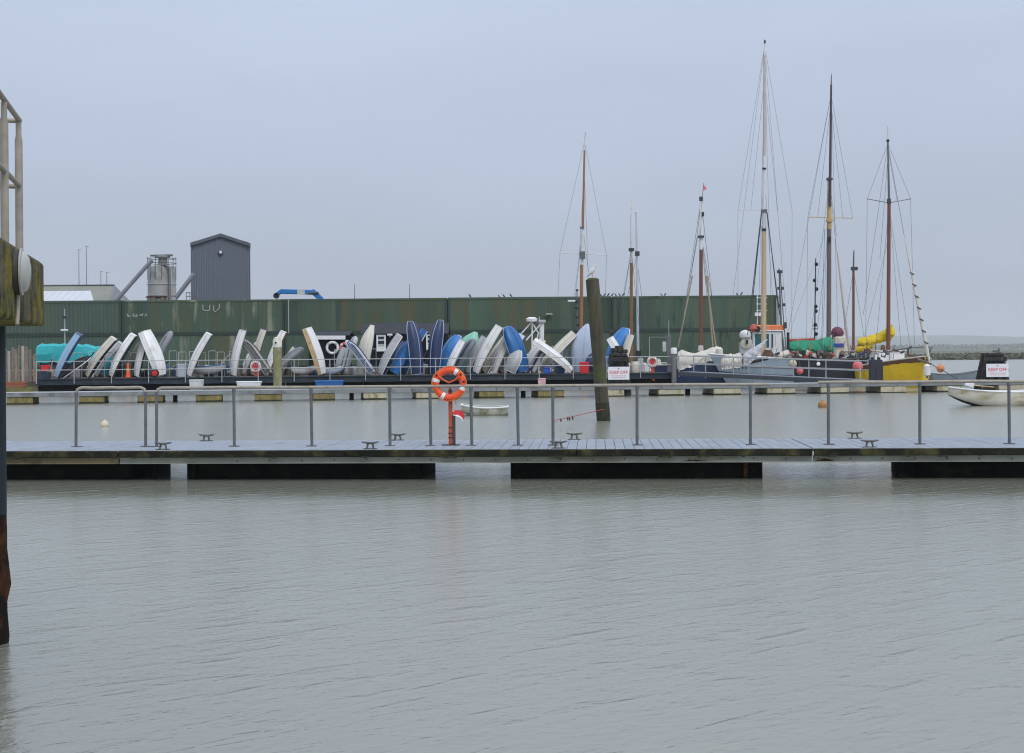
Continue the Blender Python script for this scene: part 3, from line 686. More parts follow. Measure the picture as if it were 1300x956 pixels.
# spray painted marks, flat on the front of the graffiti container
zc = CZ + CH; gm = MB(); rr3 = random.Random(5)
def stroke(pts, r=.03):
    gm.tube([CF.at(CF.s(px, 0.02, py), .02, P(px, py, CF.depth(px)).z) for px, py in pts], r, 5)
for x0 in (161, 163, 165, 167, 169.5, 172, 174, 176.5, 178.5, 181, 183.5, 186):
    x = x0; y = 400 + rr3.uniform(-1, 1)
    stroke([(x + rr3.uniform(-.5, .5), y + rr3.uniform(.5, 2.4))] + [(x + rr3.uniform(-.8, 3.4), y + rr3.uniform(-2.2, 2.2)) for _ in range(rr3.randint(2, 4))], .02)
stroke([(257.5, 387), (257.8, 393.5), (261, 394.5), (266, 394), (266.5, 387)], .03); stroke([(271, 388), (271.5, 394), (273, 396), (278, 392), (278.6, 386)], .025)
gm.build('graffiti', MARK, CT[2])
nbox(MB(), CF.s(366.3), CF.s(367.4), -.06, -.006, CZ + CH, CZ + 2 * CH, CF).build('drain_pipe', PALEST, CT[3])
nbox(MB(), sa + 4 * g + .01, sa + 4 * g + .16, -.05, .1, CZ + .1, CZ + 2 * CH, CF).build('end_post', PALEST, CT[5])

# ------------------------------------------------------------------ industrial buildings behind
def G(px, py, Y): return P(px, py, Y)
class RB(MB):
    def build(s, *a_, **k_):
        m_ = Matrix.Translation(PIV) @ Matrix.Rotation(R(11.0), 4, 'Z') @ Matrix.Translation(-PIV); s.v = [m_ @ v for v in s.v]; return MB.build(s, *a_, **k_)
Y = 150.0; PIV = G(280, 382, Y); a, b = G(246, 382, Y), G(315, 382, Y); ap = G(280, 296.5, Y); el, er = G(246, 308, Y), G(315, 306, Y)
ze = (el.z + er.z) / 2
t = thing('tall_shed', 'tall windowless grey blue ribbed metal clad shed with low gable', 'building', ((a.x + b.x) / 2, Y, 1.22))
w = b.x - a.x
mb = RB(); mb.prism([(a.x, Y + .1, 1.22), (b.x, Y + .1, 1.22), (b.x, Y + .1, ze), (ap.x, Y + .1, ap.z - .1), (a.x, Y + .1, ze)], (0, 0, 0), (0, 9, 0)).build('wall', CLAD, t)
n = 22; mb = RB()
for i in range(n):
    x0 = a.x + .12 + (w - .24) * i / n; xm = x0 + (w - .24) / n * .5
    zt = ze + (ap.z - ze) * (1 - abs(xm - ap.x) / (w / 2)) - .35
    mb.box((xm, Y + .06, (1.22 + zt) / 2), ((w - .24) / n * .60, .14, zt - 1.22))
mb.build('cladding_ribs', CLAD, t)['kind'] = 'stuff'
for sgn in (-1, 1):
    ex = (a.x - .25) if sgn < 0 else (b.x + .25)
    RB().prism([(ex, Y - .3, ze - .15), (ap.x, Y - .3, ap.z), (ap.x, Y - .3, ap.z - .35), (ex, Y - .3, ze - .5)], (0, 0, 0), (0, 9.6, 0)).build('roof', CLADT, t)
    RB().box((ex - sgn * .14, Y - .02, (1.22 + ze - .5) / 2), (.2, .2, ze - 1.72)).build('corner_trim', CLADT, t)
lp_ = G(280, 320.5, Y); lm = RB().lathe((lp_.x, Y + .01, lp_.z), [(.30, 0), (.30, .22), (.16, .30)], 16, Matrix.Rotation(R(90), 3, 'X')).build('floodlight', CLADT, t)
RB().lathe((lp_.x, Y - .19, lp_.z - .02), [(.16, 0), (.15, .12), (.05, .2)], 12, Matrix.Rotation(R(90), 3, 'X')).build('lens', WHITE, lm)
# silo
Y = 132.0; a, b = G(183.5, 382, Y), G(219, 382, Y); c = (a + b) / 2; r = (b.x - a.x) / 2; zt = G(200, 336, Y).z
t = thing('cement_silo', 'stained pale grey cylindrical silo with railed top', 'silo', (c.x, Y + r, 1.22)); cy = Y + r
MB().lathe((c.x, cy, 1.22), [(r, 0), (r, 3.0), (r, zt - 1.62), (r * .97, zt - 1.35), (r * .55, zt - 1.22)], 36).build('tank', SILO, t, smooth=True)
for zz in (zt - 3.0, zt - 1.9): MB().lathe((c.x, cy, zz), [(r + .02, 0), (r + .05, .03), (r + .05, .09), (r + .02, .12)], 36).build('tank_band', SILO, t, smooth=True)
rl = MB()
for zz in (zt - .15 + .45, zt - .15 + .9, zt - .15 + 1.35 - .9):
    rl.tube([(c.x + (r + .02) * math.cos(q), cy + (r + .02) * math.sin(q), zz - .1 + .0) for q in [2 * math.pi * i / 28 for i in range(28)]], .028, 5, closed=True)
rl.build('railing', GALVD, t)
pm_ = MB()
for i in range(14):
    q = 2 * math.pi * i / 14; pm_.tube([(c.x + (r + .02) * math.cos(q), cy + (r + .02) * math.sin(q), zt - 1.4), (c.x + (r + .02) * math.cos(q), cy + (r + .02) * math.sin(q), zt + .8)], .025, 5)
pm_.build('railing_posts', GALVD, t)
hx = G(203, 330, Y).x
MB().lathe((hx, cy - .3, zt - 1.3), [(.6, 0), (.6, .9), (.42, 1.4), (.42, 2.0), (.72, 2.05), (.72, 2.22), (.3, 2.3)], 16).build('filter_housing', M('grey_green_housing', (.20, .22, .19), .7, .2, 2), t, smooth=True)
MB().beam((hx - 1.1, cy - .5, zt + .93), (hx + 1.0, cy - .5, zt + .95), .35, .16).build('top_hatch', GALVD, t)
px_ = G(215, 340, Y).x; MB().tube([(px_, Y - .0, 1.3), (px_, Y - .0, zt - .3), (px_ - .3, Y + .05, zt - .05), (px_ - .9, Y + .4, zt - .1)], .12, 8).build('vent_pipe', GALVD, t, smooth=True)
MB().box((c.x - .2, Y - .05, G(200, 377, Y).z), (2.0, .25, .12)).build('bracket', RUST, t)
for ppx in (189, 196, 207):
    MB().box((G(ppx, 378, Y).x, Y - .06, G(200, 379.5, Y).z), (.30, .22, .30)).build('junction_box', M('grey_box_stained', (.16, .15, .12), .8, .2, 3), t)
# conveyors
def conveyor(p0, p1, Y, lab, rad):
    A, B_ = G(*p0, Y), G(*p1, Y); dd = (B_ - A).normalized(); A = A - dd * ((A.z - 1.3) / dd.z)
    t = thing('conveyor_tube', lab, 'conveyor', A)
    MB().tube([A, B_], rad, 12).build('tube', PIPE, t, smooth=True)
    MB().tube([A + dd * .2, A + dd * .5], rad * 1.25, 12).build('flange', PIPE, t, smooth=True)
    m_ = A + dd * ((B_ - A).length * .55); MB().tube([m_ - dd * .1, m_ + dd * .1], rad * 1.2, 12).build('flange', PIPE, t, smooth=True)
    MB().tube([m_ + Vector((0, .1, -rad)), Vector((m_.x, m_.y + .1, 1.22))], .06, 6).build('support_leg', PIPE, t)
conveyor((147, 382), (193, 330), 130.8, 'long slanting grey conveyor tube rising to the silo top', .20)
conveyor((221, 381), (246, 348), 141.0, 'short slanting grey conveyor tube leaning on the tall shed', .24)
t = thing('roof_railing', 'small railed platform at the foot of the tall shed', 'railing', G(240, 382, 146)); Y = 146
for px in (236.5, 241, 245.5): A = G(px, 371, Y); MB().tube([A, (A.x, Y, 1.22)], .04, 5).build('post', GALVD, t)
for py in (371.5, 376.5): MB().tube([G(236, py, Y), G(246, py, Y)], .035, 5).build('rail', GALVD, t)
# pale sheds left
Y = 150.0; A, B_ = G(20, 369, Y), G(101, 369, Y); ez = G(60, 386, Y).z
t = thing('white_shed', 'pale metal shed with white roof behind the left containers', 'building', ((A.x + B_.x) / 2, Y, 1.22))
MB().box(((A.x + B_.x) / 2 + .5, Y + 4, (1.22 + ez) / 2), (B_.x - A.x + 2, 8, ez - 1.22)).build('wall', WSHED, t)
for j in range(9):
    x0 = A.x + (B_.x - A.x) * j / 9; x1 = A.x + (B_.x - A.x) * (j + 1) / 9 - .03; k0 = 1.7 if j == 8 else 0
    MB().prism([(x0, Y - .3, ez - .05), (x1 + k0, Y - .3, ez - .05), (x1, Y + 4, A.z), (x0, Y + 4, A.z)], (0, 0, 0), (0, .02, .12)).build('roof_sheet', WSHED, t)
Y = 165.0; A, B_ = G(10, 361, Y), G(126, 361, Y); ez = G(100, 386, Y).z; zr = (A.z + B_.z) / 2
t = thing('olive_roofed_shed', 'shed with weathered olive sheet roof behind the white shed', 'building', ((A.x + B_.x) / 2, Y, 1.22))
MB().box(((A.x + B_.x) / 2 + .3, Y + 6, (1.22 + ez) / 2), (B_.x - A.x + 1.4, 9, ez - 1.22)).build('wall', RSHED, t)
MB().prism([(A.x, Y, ez), (B_.x + 1.0, Y, ez), (B_.x, Y + 6, zr), (A.x, Y + 6, zr)], (0, 0, 0), (0, .02, .14)).build('roof', RSHED, t)
MB().prism([(B_.x + .02, Y + 6, zr + .1), (B_.x + 1.0, Y, ez), (B_.x + 1.0, Y + 12, ez)], (0, 0, 0), (.12, 0, 0)).build('gable', M('grey_gable', (.24, .25, .27), .7, .1, .5), t)
MB().beam((A.x, Y + 5.95, zr + .18), (B_.x + .1, Y + 5.95, zr + .18), .3, .12).build('ridge_cap', M('dark_ridge', (.10, .10, .09), .8, .1, 1), t)
# distant spars left
for px, p0, lab in ((100, 317, 'thin grey mast of a far yacht, leftmost behind the sheds'), (109.5, 313, 'tallest thin grey mast of a far yacht behind the left sheds'), (128, 345, 'short thin pole beside the olive shed gable'), (135.5, 346, 'short thin pole left of the long conveyor')):
    Y = 210; A = G(px, p0, Y); t = thing('yacht_mast', lab, 'mast', (A.x, Y, 1.2))
    MB().tube([(A.x, Y, 1.2), (A.x, Y, A.z)], [.09, .05], 6).build('spar', M('far_grey_spar', (.20, .21, .24), .6, .1, 1), t)
    MB().box((A.x + .1, Y, A.z), (.5, .05, .05)).build('vane', BLACK, t)
    MB().tube([(A.x - .5, Y, A.z * .62), (A.x + .5, Y, A.z * .62)], .03, 5).build('spreader', GALVD, t)
# blue crane arm on its lorry behind the containers
Y = 122.0
t = thing('lorry_crane', 'folded bright blue hydraulic crane arm showing above the containers', 'crane', G(405, 395, Y))
e0, e1, e2, e3 = G(350.5, 373, Y), G(357, 370, Y), G(398, 371.5, Y), G(409, 378.5, Y)
MB().beam(G(356, 370, Y), G(399, 371.2, Y), .40, .42).build('boom', CRANE, t, bevel=.05)
MB().beam(G(378, 370.6, Y) + Vector((0, -.21, 0)), G(387.5, 370.8, Y) + Vector((0, -.21, 0)), .02, .44).build('white_panel', MARK, t)
MB().beam(G(357.5, 369.5, Y), G(350, 375, Y), .3, .34).build('jib_tip', CRANE, t, bevel=.05)
MB().lathe(G(350.8, 375.5, Y) + Vector((0, -.15, 0)), [(.26, 0), (.26, .3)], 12, Matrix.Rotation(R(-90), 3, 'X')).build('sheave', BLACK, t, smooth=True)
MB().beam(G(396, 369, Y), G(408.5, 380.5, Y), .42, .46).build('knuckle', CRANE, t, bevel=.06)
MB().tube([G(392, 373, Y) + Vector((0, -.25, 0)), G(405, 372, Y) + Vector((0, -.25, 0))], .11, 8).build('cylinder', DGREY, t, smooth=True)
cA = G(407, 379, Y); MB().beam((cA.x, Y, cA.z), (cA.x + .1, Y, 2.3), .5, .5).build('crane_post', CRANE, t)
MB().box((cA.x - 2.2, Y, 1.85), (6, 2.2, .9)).build('lorry_bed', DGREY, t)
for dx in (-4, -1.2, 1):
    MB().lathe((cA.x - 1 + dx, Y - .9, 1.72), [(.5, 0), (.5, .3)], 16, Matrix.Rotation(R(90), 3, 'X')).build('wheel', BLACK, t, smooth=True)
# thin poles above the containers
for px, p0, lab in ((450, 361, 'thin whip aerial above the containers left of the black shed roof'), (520, 361, 'thin whip aerial above the containers over the navy dinghy')):
    Y = 112; A = G(px, p0, Y); t = thing('whip_aerial', lab, 'aerial', (A.x, Y, 1.2)); MB().tube([(A.x, Y, 1.2), A], [.05, .02], 5).build('pole', DGREY, t)
    MB().lathe((A.x, Y, 1.22), [(.2, 0), (.2, .1), (.08, .25)], 8).build('foot', DGREY, t)

# ------------------------------------------------------------------ sheds, fence and clutter behind the jetty
def shed(px0, px1, pyr, pye, Y, lab, ground=1.22, dep=3.0, sign=None):
    A, B_ = P(px0, pye, Y), P(px1, pye, Y); zr = P((px0 + px1) / 2, pyr, Y + dep / 2).z; ze = (A.z + B_.z) / 2
    t = thing('shed', lab, 'shed', ((A.x + B_.x) / 2, Y, ground))
    w = B_.x - A.x; n = max(4, int((ze - ground) / .30))
    MB().box(((A.x + B_.x) / 2, Y + dep / 2 + .03, (ground + ze) / 2), (w, dep, ze - ground)).build('wall', SHED, t)
    for i in range(n):
        z0 = ground + (ze - ground) * i / n
        MB().box(((A.x + B_.x) / 2, Y + .005, z0 + (ze - ground) / n / 2), (w - .02, .05, (ze - ground) / n - .02)).build('weatherboard', SHED, t)
    o_ = .18
    for sg in (0, 1):
        ye = Y - o_ if sg == 0 else Y + dep + o_
        MB().prism([(A.x - o_, ye, ze - .08), (B_.x + o_, ye, ze - .08), (B_.x + o_, Y + dep / 2, zr), (A.x - o_, Y + dep / 2, zr)], (0, 0, .0), (0, 0, .07)).build('roof_slope', SHEDR, t)
    for x in (A.x, B_.x): MB().prism([(x, Y + .05, ze), (x, Y + dep, ze), (x, Y + dep / 2, zr - .05)], (-.03, 0, 0), (.03, 0, 0)).build('gable', SHED, t)
    return t
t = shed(461, 566, 411.5, 423, 92.4, 'black weatherboarded shed with two white framed windows behind the dinghies')
for x0, x1, y0, y1 in ((478, 490, 425, 446), (541, 551, 424, 444)):
    Y = 92.36; A, B_ = P(x0, y0, Y), P(x1, y1, Y); cx, czz = (A.x + B_.x) / 2, (A.z + B_.z) / 2; w, h = B_.x - A.x, A.z - B_.z
    wd = MB().box((cx, Y - .02, czz), (w - .1, .03, h - .1)).build('window', GLASS, t)
    for zz in (czz + h / 2 - .06, czz + h * .18, czz - h * .12, czz - h / 2 + .06): MB().box((cx, Y - .05, zz), (w, .08, .12 if abs(zz - czz) > h * .3 else .07)).build('frame', WHITE, wd)
    for xx in (cx - w / 2 + .05, cx + w / 2 - .05): MB().box((xx, Y - .055, czz), (.10, .08, h)).build('frame', WHITE, wd)
    MB().box((cx, Y - .05, czz - h * .33), (w - .15, .05, h * .28)).build('lower_panel', OFFW, wd)
t = shed(392, 441, 422, 425.2, 93.0, 'low black hut with white fascia board left of the larger shed', dep=2.4)
A, B_ = P(400, 428.5, 92.8), P(438.5, 428.5, 92.8); MB().beam(A, B_, .06, .26).build('white_fascia', WHITE, t)
MB().lathe(P(521.5, 440, 92.4) + Vector((0, 0, 0)), [(.05, 0), (.05, .02)], 8).build('vent', WHITE, t) if False else None
t = thing('wall_lamp', 'small white lamp under the eaves of the larger black shed', 'lamp', P(495, 425, 92.2)); MB().box(P(495, 425, 92.2), (.34, .28, .12)).build('lamp_head', OFFW, t, bevel=.02); MB().box(P(495, 425, 92.2) + Vector((0, .1, -.1)), (.08, .2, .1)).build('bracket', OFFW, t)
def ring_buoy(px, py, Y, rad, mat, bandm, lab, name='lifebuoy', tube=.09, bands=(45, 135, 225, 315)):
    c = P(px, py, Y); t = thing(name, lab, 'lifebuoy', c)
    def ar(a0, a1, n): return [c + Vector((rad * math.cos(R(a0 + (a1 - a0) * i / n)), 0, rad * math.sin(R(a0 + (a1 - a0) * i / n)))) for i in range(n + 1)]
    MB().tube(ar(0, 360, 24)[:-1], tube, 8, closed=True).build('ring', mat, t, smooth=True, ang=80)
    for a in bands: MB().tube(ar(a - 12, a + 12, 3), tube + .008, 8).build('band', bandm, t, smooth=True)
    return t
def cross_net(t, c, rad, mat):
    for a in (0, 45, 90, 135):
        v = Vector((math.cos(R(a)), 0, math.sin(R(a)))) * rad; MB().tube([c - v + Vector((0, -.02, 0)), c + v + Vector((0, -.02, 0))], .035, 5).build('net_cord', mat, t)
ring_buoy(422, 441.5, 92.85, .37, OFFW, LGREY, 'white ring buoy hung on the wall of the low black hut')
ring_buoy(438, 441.5, 92.85, .30, REDO, WHITE, 'red ring buoy hung at the right end of the low black hut')
for px, py, Y, lab, lab2, gz in ((324.5, 465.5, None, 'pale ring buoy with red net on the jetty beside the algae stained pile', 'orange post carrying the ring buoy beside the algae stained pile', JZ), (828, 459.5, None, 'pale ring buoy with red net left of the gangway', 'orange post carrying the ring buoy left of the gangway', JZ)):
    Y = JT.depth(px, .35); t = ring_buoy(px, py, Y - .12, .27, M('faded_pale_buoy', (.60, .50, .46), .6, .1, 3), OFFW, lab, tube=.075)
    cross_net(t, P(px, py, Y - .14), .24, RED)
    c = P(px, py, Y); tt = thing('buoy_post', lab2, 'post', (c.x, Y, gz))
    MB().box((c.x + .03, Y, (gz + c.z - .1) / 2), (.20, .06, c.z - .1 - gz)).build('post', M('orange_red_board', (.66, .09, .03), .5, .1, 3), tt, bevel=.01)
    MB().box((c.x + .03, Y - .14, gz - .25), (.24, .03, .5)).build('foot_board', M('orange_red_board', (.66, .09, .03), .5, .1, 3), tt)
# fence of old boards, brick toe and algae wall at far left
FY = 86.2
t = thing('board_fence', 'weathered upright board fence at the left end of the jetty', 'fence', P(25, 484, FY)); g0 = P(25, 484.5, FY).z
x = P(-22, 470, FY).x; xe = P(46, 470, FY).x; i = 0; bd = []
while x < xe:
    w = rnd.uniform(.10, .20); h = P(25, 438.5, FY).z - g0 + rnd.uniform(-.35, .12)
    if x > P(40, 470, FY).x: h *= .75
    MB().box((x + w / 2, FY + rnd.uniform(-.02, .02), g0 + h / 2), (w, .04, h)).build('board', rnd.choice((FENCEW, FENCEW, M('grey_fence_board', (.16, .15, .14), .9, .3, 2, stretch=(3, 3, .4)), M('pale_fence_board', (.33, .30, .27), .9, .3, 2, stretch=(3, 3, .4)), M('dark_fence_board', (.07, .06, .055), .9, .3, 2, stretch=(3, 3, .4)))), t); x += w + rnd.uniform(.02, .11)
for z in (.45, 1.5): MB().box(((P(-22, 470, FY).x + xe) / 2, FY + .07, g0 + z), (xe - P(-22, 470, FY).x, .05, .12)).build('fence_rail', FENCEW, t)
t = thing('low_brick_wall', 'low algae stained wall topped with orange bricks below the fence', 'wall', P(20, 500, FY - .5))
xa, xb = P(-22, 480, FY).x, P(44, 480, FY).x; zb = P(20, 484.6, FY).z; zc = P(20, 491.5, FY).z
MB().box(((xa + xb) / 2, FY, (zc - 2) / 2), (xb - xa, .9, zc + 2)).build('footing', ALGW, t)
x = xa; xbr = P(32, 480, FY).x
for row in range(4):
    x = xa + (row % 2) * .12; hh = (zb - zc - .01) / 4
    while x < xbr:
        MB().box((x + .11, FY - .3, zc + hh * (row + .5)), (.215, .2, hh - .014)).build('brick', BRICK, t); x += .23
MB().box(((xa + xbr) / 2, FY - .04, (zc + zb) / 2), (xbr - xa, .3, zb - zc - .02)).build('mortar_core', ALGW, t)
# turquoise tarpaulin over a heap
YT = 88.0
def tarp(px0, px1, py0, py1, Y, mat, name, lab, cat, dep=1.6):
    t = thing(name, lab, cat, P((px0 + px1) / 2, py1, Y)); rings = []
    for i in range(15):
        f = i / 14; px = px0 + (px1 - px0) * f; top = P(px, py0 + 5 * noise.noise((f * 6, 0, 1)) + (2 if i in (0, 14) else 0), Y).z; bot = P(px, py1 + 9 * noise.noise((f * 6, 3, 1)), Y).z; X = P(px, py0, Y).x
        prof = [(0, bot), (-.12, bot + (top - bot) * .45), (-.02, top - .15), (.2, top), (dep * .6, top - .1), (dep, bot)]
        rings.append([Vector((X + .08 * noise.noise((j, f * 9, 2)), Y + a + .1 * noise.noise((f * 7, j * 2, 5)), z)) for j, (a, z) in enumerate(prof)])
    MB().loft(rings, closed=True).build('sheet', mat, t, smooth=True, ang=22)
    gz = 1.22 if Y > 87 else JZ
    c = P((px0 + px1) / 2, (py0 + py1) / 2, Y); lo = P(px0, py1, Y); hi = P(px1, py1, Y)
    if lo.z - gz > .1: MB().box(((lo.x + hi.x) / 2, Y + dep / 2, (gz + lo.z) / 2 - .04), ((hi.x - lo.x) * .92, dep * .7, lo.z - gz + .2)).build('covered_stack', DGREY, t)
    return t
tarp(46, 126, 437, 461, 89.4, TEALT, 'tarpaulin', 'bright turquoise tarpaulin over a heap behind the left dinghies', 'tarpaulin')
def crate(px0, px1, py0, py1, Y, mat, lab, name='box', cat='box', dz=.5, lid=None, z0=None):
    A, B_ = P(px0, py0, Y), P(px1, py1, Y); zb = B_.z if z0 is None else z0
    t = thing(name, lab, cat, ((A.x + B_.x) / 2, Y, zb)); w = B_.x - A.x; h = A.z - zb; cx = (A.x + B_.x) / 2
    mb = MB(); k = .06 * w; mb.loft([[Vector((cx + sx_ * (w / 2 - k * q), Y + dz / 2 + sy_ * (dz / 2 - k * q), z)) for sx_, sy_ in ((-1, -1), (1, -1), (1, 1), (-1, 1))] for z, q in ((zb, 1), (zb + h * .85, 0))], closed=True)
    mb.build('body', mat, t, bevel=.02)
    MB().box((cx, Y + dz / 2, zb + h * .925), (w * 1.04, dz * 1.06, h * .14)).build('lid', lid or mat, t, bevel=.02)
    return t
def jy(px, w): return JT.depth(px, w)
crate(51.5, 61, 463.5, 471.5, jy(56, .9), RED, 'red box on top of a dark blue box at the left end of the jetty')
crate(51, 62, 472.2, 481.5, jy(56, .9), M('dark_blue_box', (.02, .04, .08), .5, .2, 3), 'dark blue box under the red one at the left end', z0=JZ)
crate(736, 748, 459.5, 473.5, jy(742, .25), RED, 'bright red box on the jetty by the leaning pile', z0=JZ)
crate(690, 699, 466.5, 472, jy(694, .8), M('royal_blue_bag', (.03, .10, .48), .5, .15, 3), 'royal blue bag under the crossed white dinghies', 'bag', 'bag', z0=JZ)
crate(706, 717, 463, 471, jy(712, 1.4), BLUE2, 'blue crate right of the royal blue bag under the crossed dinghies', 'crate', 'crate', z0=JZ)
crate(225, 236, 462, 478, jy(230, 1.6), M('pale_blue_tank', (.40, .46, .52), .5, .15, 3), 'pale blue tank beside a leaning white dinghy', 'tank', 'tank', z0=JZ)
crate(400, 435, 483.0, 488, JT.depth(418, -.6), BLUE2, 'long blue float moored below the jetty edge', 'float', 'float', .5, z0=-.15)
t = crate(683, 693, 480.5, 487.0, LP.depth(688, .8), M('pink_bundle', (.62, .36, .36), .7, .25, 5), 'pink and white bundle on the low walkway pontoon', 'bundle', 'bundle', z0=LZ)
crate(240, 256, 482, 489, LP.depth(248, 1.4), M('pale_board_box', (.52, .53, .52), .7, .15, 3), 'flat pale box on the walkway pontoon left of the ring buoy', z0=LZ)
crate(300, 330, 484.2, 489, LP.depth(315, 1.4), OFFW, 'long low white box on the walkway pontoon under the ring buoy', z0=LZ)
def cone(px, py, Y, lab):
    b_ = P(px, py, Y); b_.z = JZ; t = thing('traffic_cone', lab, 'traffic cone', b_)
    MB().lathe(b_, [(.17, .03), (.13, .2), (.10, .42)], 14).build('cone', M('fluorescent_orange', (.80, .10, .02), .5, .08, 4), t, smooth=True)
    MB().lathe(b_, [(.101, .42), (.085, .55)], 14).build('reflective_sleeve', M('yellow_sleeve', (.60, .50, .10), .5, .1, 4), t, smooth=True)
    MB().lathe(b_, [(.084, .55), (.05, .85), (.03, .88)], 14).build('cone_tip', M('fluorescent_orange', (.80, .10, .02), .5, .08, 4), t, smooth=True)
    MB().box(b_ + Vector((0, 0, .016)), (.4, .4, .03)).build('base', DGREY, t)
cone(162.5, 480, jy(162, .35), 'orange traffic cone on the jetty between white dinghies')
c = P(196.5, 476.5, jy(196, .4)); c.z = JZ + .26; t = thing('trolley_wheel', 'small red and black trolley wheel on the jetty', 'wheel', c)
MB().lathe(c, [(.17, -.06), (.25, -.05), (.25, .05), (.17, .06)], 18, Matrix.Rotation(R(90), 3, 'X')).build('tyre', BLACK, t, smooth=True)
MB().lathe(c + Vector((0, -.03, 0)), [(.165, -.03), (.165, .05), (.05, .07)], 14, Matrix.Rotation(R(90), 3, 'X')).build('hub', RED, t, smooth=True)
# lamp poles
def lamp_pole(px, py0, Y, lab, g, cams=(), mat=None):
    A = P(px, py0, Y); t = thing('lamp_pole', lab, 'pole', (A.x, Y, g)); MB().tube([(A.x, Y, g), A], [.055, .035], 7).build('pole', mat or GALVD, t, smooth=True)
    for dz_, dx_, w_ in cams: MB().box((A.x + dx_, Y - .08, A.z - dz_), (w_, .16, .12)).build('fitting', OFFW if w_ > .3 else BLACK, t, bevel=.02)
    MB().box((A.x, Y, g + .03), (.3, .3, .05)).build('base_plate', GALVD, t)
    return t
lamp_pole(82, 392, 90.5, 'thin grey pole standing behind the leftmost pale blue dinghy', 1.22, ((.55, 0, .18), (1.4, 0, .45)), PALEST)
lamp_pole(732.5, 367.5, 90.0, 'camera pole left of the red brown mast by the leaning pile', -.5, ((.05, 0, .18), (.75, -.36, .5), (.8, -.05, .22), (1.2, -.06, .2), (1.8, -.05, .18), (2.3, .04, .2), (2.75, 0, .22)))
t = thing('wall_light', 'small flat floodlight fixed on the upper container left of the leaning pile', 'lamp', CF.at(CF.s(697, 0, 399), -.1, 4.4)); A = P(697, 399, CF.depth(697) - .25); MB().box(A, (.5, .3, .12)).build('lamp_head', M('beige_lamp', (.36, .33, .27), .6, .1, 3), t, bevel=.03); MB().box(A + Vector((0, .2, -.05)), (.1, .26, .08)).build('bracket', DGREY, t)

# ------------------------------------------------------------------ dinghies stored on end
def dinghy_rings(Ln, B, H, kind, n=15, m=6, k=1.0):
    rings = []
    for i in range(n):
        t = i / (n - 1); b = .82 + .18 * math.sin(min(1, t / .45) * math.pi / 2) if t < .45 else None
        end = {'pram': .66, 'dinghy': .05, 'round': .42, 'skiff': .2}[kind]
        if b is None:
            f = (t - .45) / .55; b = end + (1 - end) * (1 - f ** (2.3 if kind != 'round' else 4.5))
        b *= B / 2
        rock = (.78 + .22 * math.sin(min(1, t / .5) * math.pi / 2) if t < .5 else 1 - .62 * ((t - .5) / .5) ** 2.2) if kind != 'pram' else (.90 + .10 * math.sin(min(1, t / .5) * math.pi / 2) if t < .5 else 1 - .40 * ((t - .5) / .5) ** 2.4)
        sheer = .10 * H * (1 - t / .4) ** 2 if t < .4 else .30 * H * ((t - .4) / .6) ** 2
        dep = H * rock + (0 if t < .4 else sheer * .3)
        ring = []
        for j in range(2 * m + 1):
            a = math.pi * j / (2 * m); cs, sn = math.cos(a), math.sin(a)
            y = b * (abs(cs) ** .5) * (1 if cs >= 0 else -1) * k
            z = sheer - (dep * (abs(sn) ** .62)) * k
            ring.append(Vector((t * Ln, y, z)))
        rings.append(ring)
    return rings
RACK = []
def place(mb, mw): mb.v = [mw @ v for v in mb.v]; return mb
def dinghy(bot, top, label, hull, gun=None, kind='dinghy', B=1.2, H=.45, phi=20, w=1.5, fl=None, **k):
    if fl is None: fl = kind == 'pram' and phi < 50
    if fl: phi *= .42; B *= .92; H *= .92
    return dinghy_(bot, top, label, hull, gun, kind, B, H, phi, w, fl=fl, **k)
